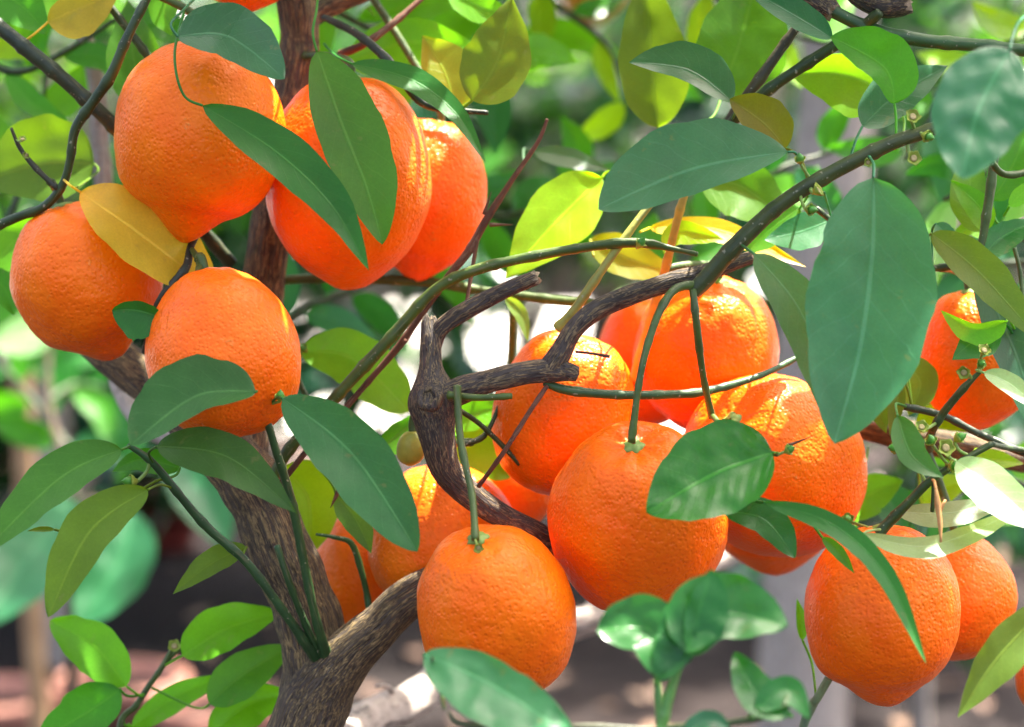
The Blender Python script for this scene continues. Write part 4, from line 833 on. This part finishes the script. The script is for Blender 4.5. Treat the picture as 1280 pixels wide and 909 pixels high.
# leafy side shoots of the sapling
def sap_shoot(pts, n, seed):
    k0 = len(LEAVES); b0 = set(sp.children); shoot(pts, n, ['dk', 'dk', 'te', 'md'], seed, 190)
    tg = BR[-1][0]; tg.parent = sp; tg.location = WL[tg.name] - WL[sp.name]; BR.pop()
sap_shoot([(85, 560, 1.1, 5), (40, 500, 1.15, 4), (0, 450, 1.2, 3), (-40, 380, 1.2, 3)], 8, 21)
sap_shoot([(62, 500, 1.1, 5), (100, 480, 1.15, 4), (150, 500, 1.2, 3), (200, 540, 1.25, 3)], 7, 22)
# fruitlets with their calyces, dried bits
for a in [(1141, 146, -.045, 10, (.1, .3, 1), True), (1158, 170, -.045, 9, (.6, -.3, .5), False), (1142, 198, -.045, 10, (.2, .1, 1), True), (1085, 203, -.04, 6, (.1, -.2, .8), True),
          (1022, 238, -.035, 10, (.8, .5, .4), True), (1012, 262, -.035, 9, (.7, -.1, .6), False), (1000, 200, -.03, 8, (-.2, .8, .6), False),
          (1230, 438, -.03, 9, (.2, .6, .8), True), (1226, 455, -.03, 7, (.3, .1, .9), False), (1205, 466, -.03, 9, (-.5, -.1, .9), True),
          (1120, 560, -.03, 9, (-.9, .05, .4), False), (1152, 534, -.03, 9, (0, .5, .8), True), (1164, 552, -.035, 9, (-.3, .6, .5), False), (1182, 560, -.035, 12, (.2, .2, .9), True),
          (1198, 548, -.03, 9, (.8, .5, .3), False), (1192, 582, -.035, 10, (.7, -.2, .7), False), (350, 497, -.03, 8, (.1, .9, .3), False), (985, 563, -.06, 8, (.8, .4, .4), False),
          (165, 602, -.015, 10, (-.9, .05, .4), False), (28, 174, .025, 5, (.2, .6, .7), True), (33, 194, .025, 5, (-.3, -.4, .8), True), (88, 34, .06, 5, (.1, .2, .9), True),
          (800, 305, -.0, 8, (.6, .8, .4), False), (218, 808, .085, 9, (.1, .5, .8), True), (598, 685, -.078, 7, (.2, -.35, .9), True), (380, 436, .1, 7, (-.6, .3, .7), False), (1060, 650, .03, 9, (-.4, .3, .8), False)]:
    fruitlet(a[0], a[1], a[2], a[3], a[4], ring=a[5])
thorn(985, 557, 1014, 546, -.055, 2.5); 
tw([(1170, 612, -.06, 2), (1172, 630, -.062, 4), (1175, 655, -.064, 3), (1176, 678, -.066, 1.5)], None, .01, m=M['dry'])
tw([(1174, 640, -.062, 3), (1182, 625, -.062, 2)], None, .01, m=M['dry'])
tw([(1170, 612, -.06, 2), (1168, 602, -.045, 2), (1166, 600, -.03, 2)], None, .01, m=M['dry'])

# ---------------------------------------------------------------- unseen crown of the tree, gaps and leaves placed to shape sunlight
LIT = [(815, 30, .11, 40), (815, 100, .11, 40), (930, 30, .09, 45), (920, 85, .09, 35), (622, 80, .04, 34), (635, 30, .04, 30), (548, 85, .06, 30), (50, 210, .12, 50), (100, 210, .12, 30), (168, 70, .1, 34), (990, 20, .3, 40), (1070, 95, .04, 30), (430, 470, .11, 24), (490, 490, .11, 24), (790, 330, .11, 20),
       (285, 350, 0, 26), (262, 345, .0, 14), (700, 432, .05, 22), (755, 452, .05, 20), (780, 470, .05, 14), (880, 372, .1, 26), (930, 375, .1, 22), (915, 480, .05, 12), (955, 505, .03, 20), (690, 270, .09, 42), (650, 310, .09, 34),
       (1245, 615, -.05, 36), (1240, 660, -.05, 12), (1215, 668, -.05, 10), (1040, 95, .04, 34), (300, 795, .08, 40), (330, 855, .09, 40), (110, 810, .09, 30), (300, 890, .09, 34), (455, 480, .11, 34), (390, 620, .1, 34),
       (600, 545, .1, 34), (780, 525, -.02, 12), (820, 455, .1, 10), (640, 345, .01, 8), (1095, 610, .12, 24), (400, 115, .04, 8), (120, 300, .0, 10), (900, 300, .07, 24), (940, 250, .09, 30), (520, 60, .14, 24), (580, 120, .04, 10),
       (515, 875, .26, 22), (1220, 425, .0, 12), (1190, 560, .13, 16), (720, 320, .01, 8)]
HR = [(P(x, y, D), r * px(D)) for x, y, D, r in LIT]
def hole(p, l):  # leaves out crown leaves that would block the sun from LIT spots
    if p.z < 1.19: return True
    for q, r in HR:
        v = p - q; s = v.dot(SUND)
        if s > 0 and (v - SUND * s).length < r + l * 0.55: return True
    return False
cc = P(600, -420, .30) + Vector((0.03, 0.0, 0.05))
V, F, C = crown_mesh(cc, (0.52, 0.50, 0.24), 1600, 0.075, MD + DK, 77, hole, 0.1)
rs = random.Random(8)  # extra crown leaves added below, each set to shade a chosen spot
for x, y, D in [(245, 35, -.02), (290, 55, -.02), (330, 85, -.02), (225, 80, 0), (270, 85, 0), (310, 110, 0), (850, 75, 0), (800, 80, 0), (880, 100, 0), (860, 190, -.03), (800, 220, -.03), (920, 190, -.03), (990, 20, -.02), (1020, 35, -.02),
                (320, 165, -.03), (370, 210, -.03), (1220, 110, -.16), (1230, 150, -.16), (240, 500, -.05), (80, 600, -.03), (1103, 690, -.02), (1150, 705, -.02), (1060, 690, -.02), (1130, 760, -.04), (1205, 690, .05), (1235, 720, .05), (545, 595, .05), (585, 600, .05), (515, 620, .05), (615, 600, .05), (1120, 120, -.03), (1160, 100, 0), (640, 870, -.17), (590, 845, -.17), (690, 890, -.17), (920, 770, -.2), (1090, 250, -.06), (1135, 300, -.06), (1050, 320, -.06), (1120, 390, -.06), (1070, 400, -.06), (1075, 480, -.06), (1150, 350, -.06), (480, 110, .04), (508, 165, .03), (527, 215, .05), (890, 580, -.08), (850, 610, -.08)]:
    q = P(x, y, D); t0 = max(.10, (1.21 - q.z) / SUND.z) + rs.uniform(.02, .15); a = rs.uniform(0, 6.3); dv = Vector((math.cos(a), math.sin(a), -.15))
    if hole(q + SUND * (t0 + .03), .02): continue
    for k in range(2):
        put_leaf(V, F, C, q + SUND * (t0 + .03 * k) - dv * .035, dv, SUND + Vector((rs.uniform(-.2, .2), rs.uniform(-.2, .2), 0)), .078, .042, rs.choice(MD), rs); dv = Vector((-dv.y, dv.x, -.15))
mesh('crown', V, F, M['bgleaf'], cc, TREE, attrs={'leafcol': ('FLOAT_COLOR', C)})['kind'] = 'stuff'
print('leaves', len(LEAVES), 'tris', sum(len(o.data.polygons) for o in sc.objects if o.type == 'MESH') * 2)
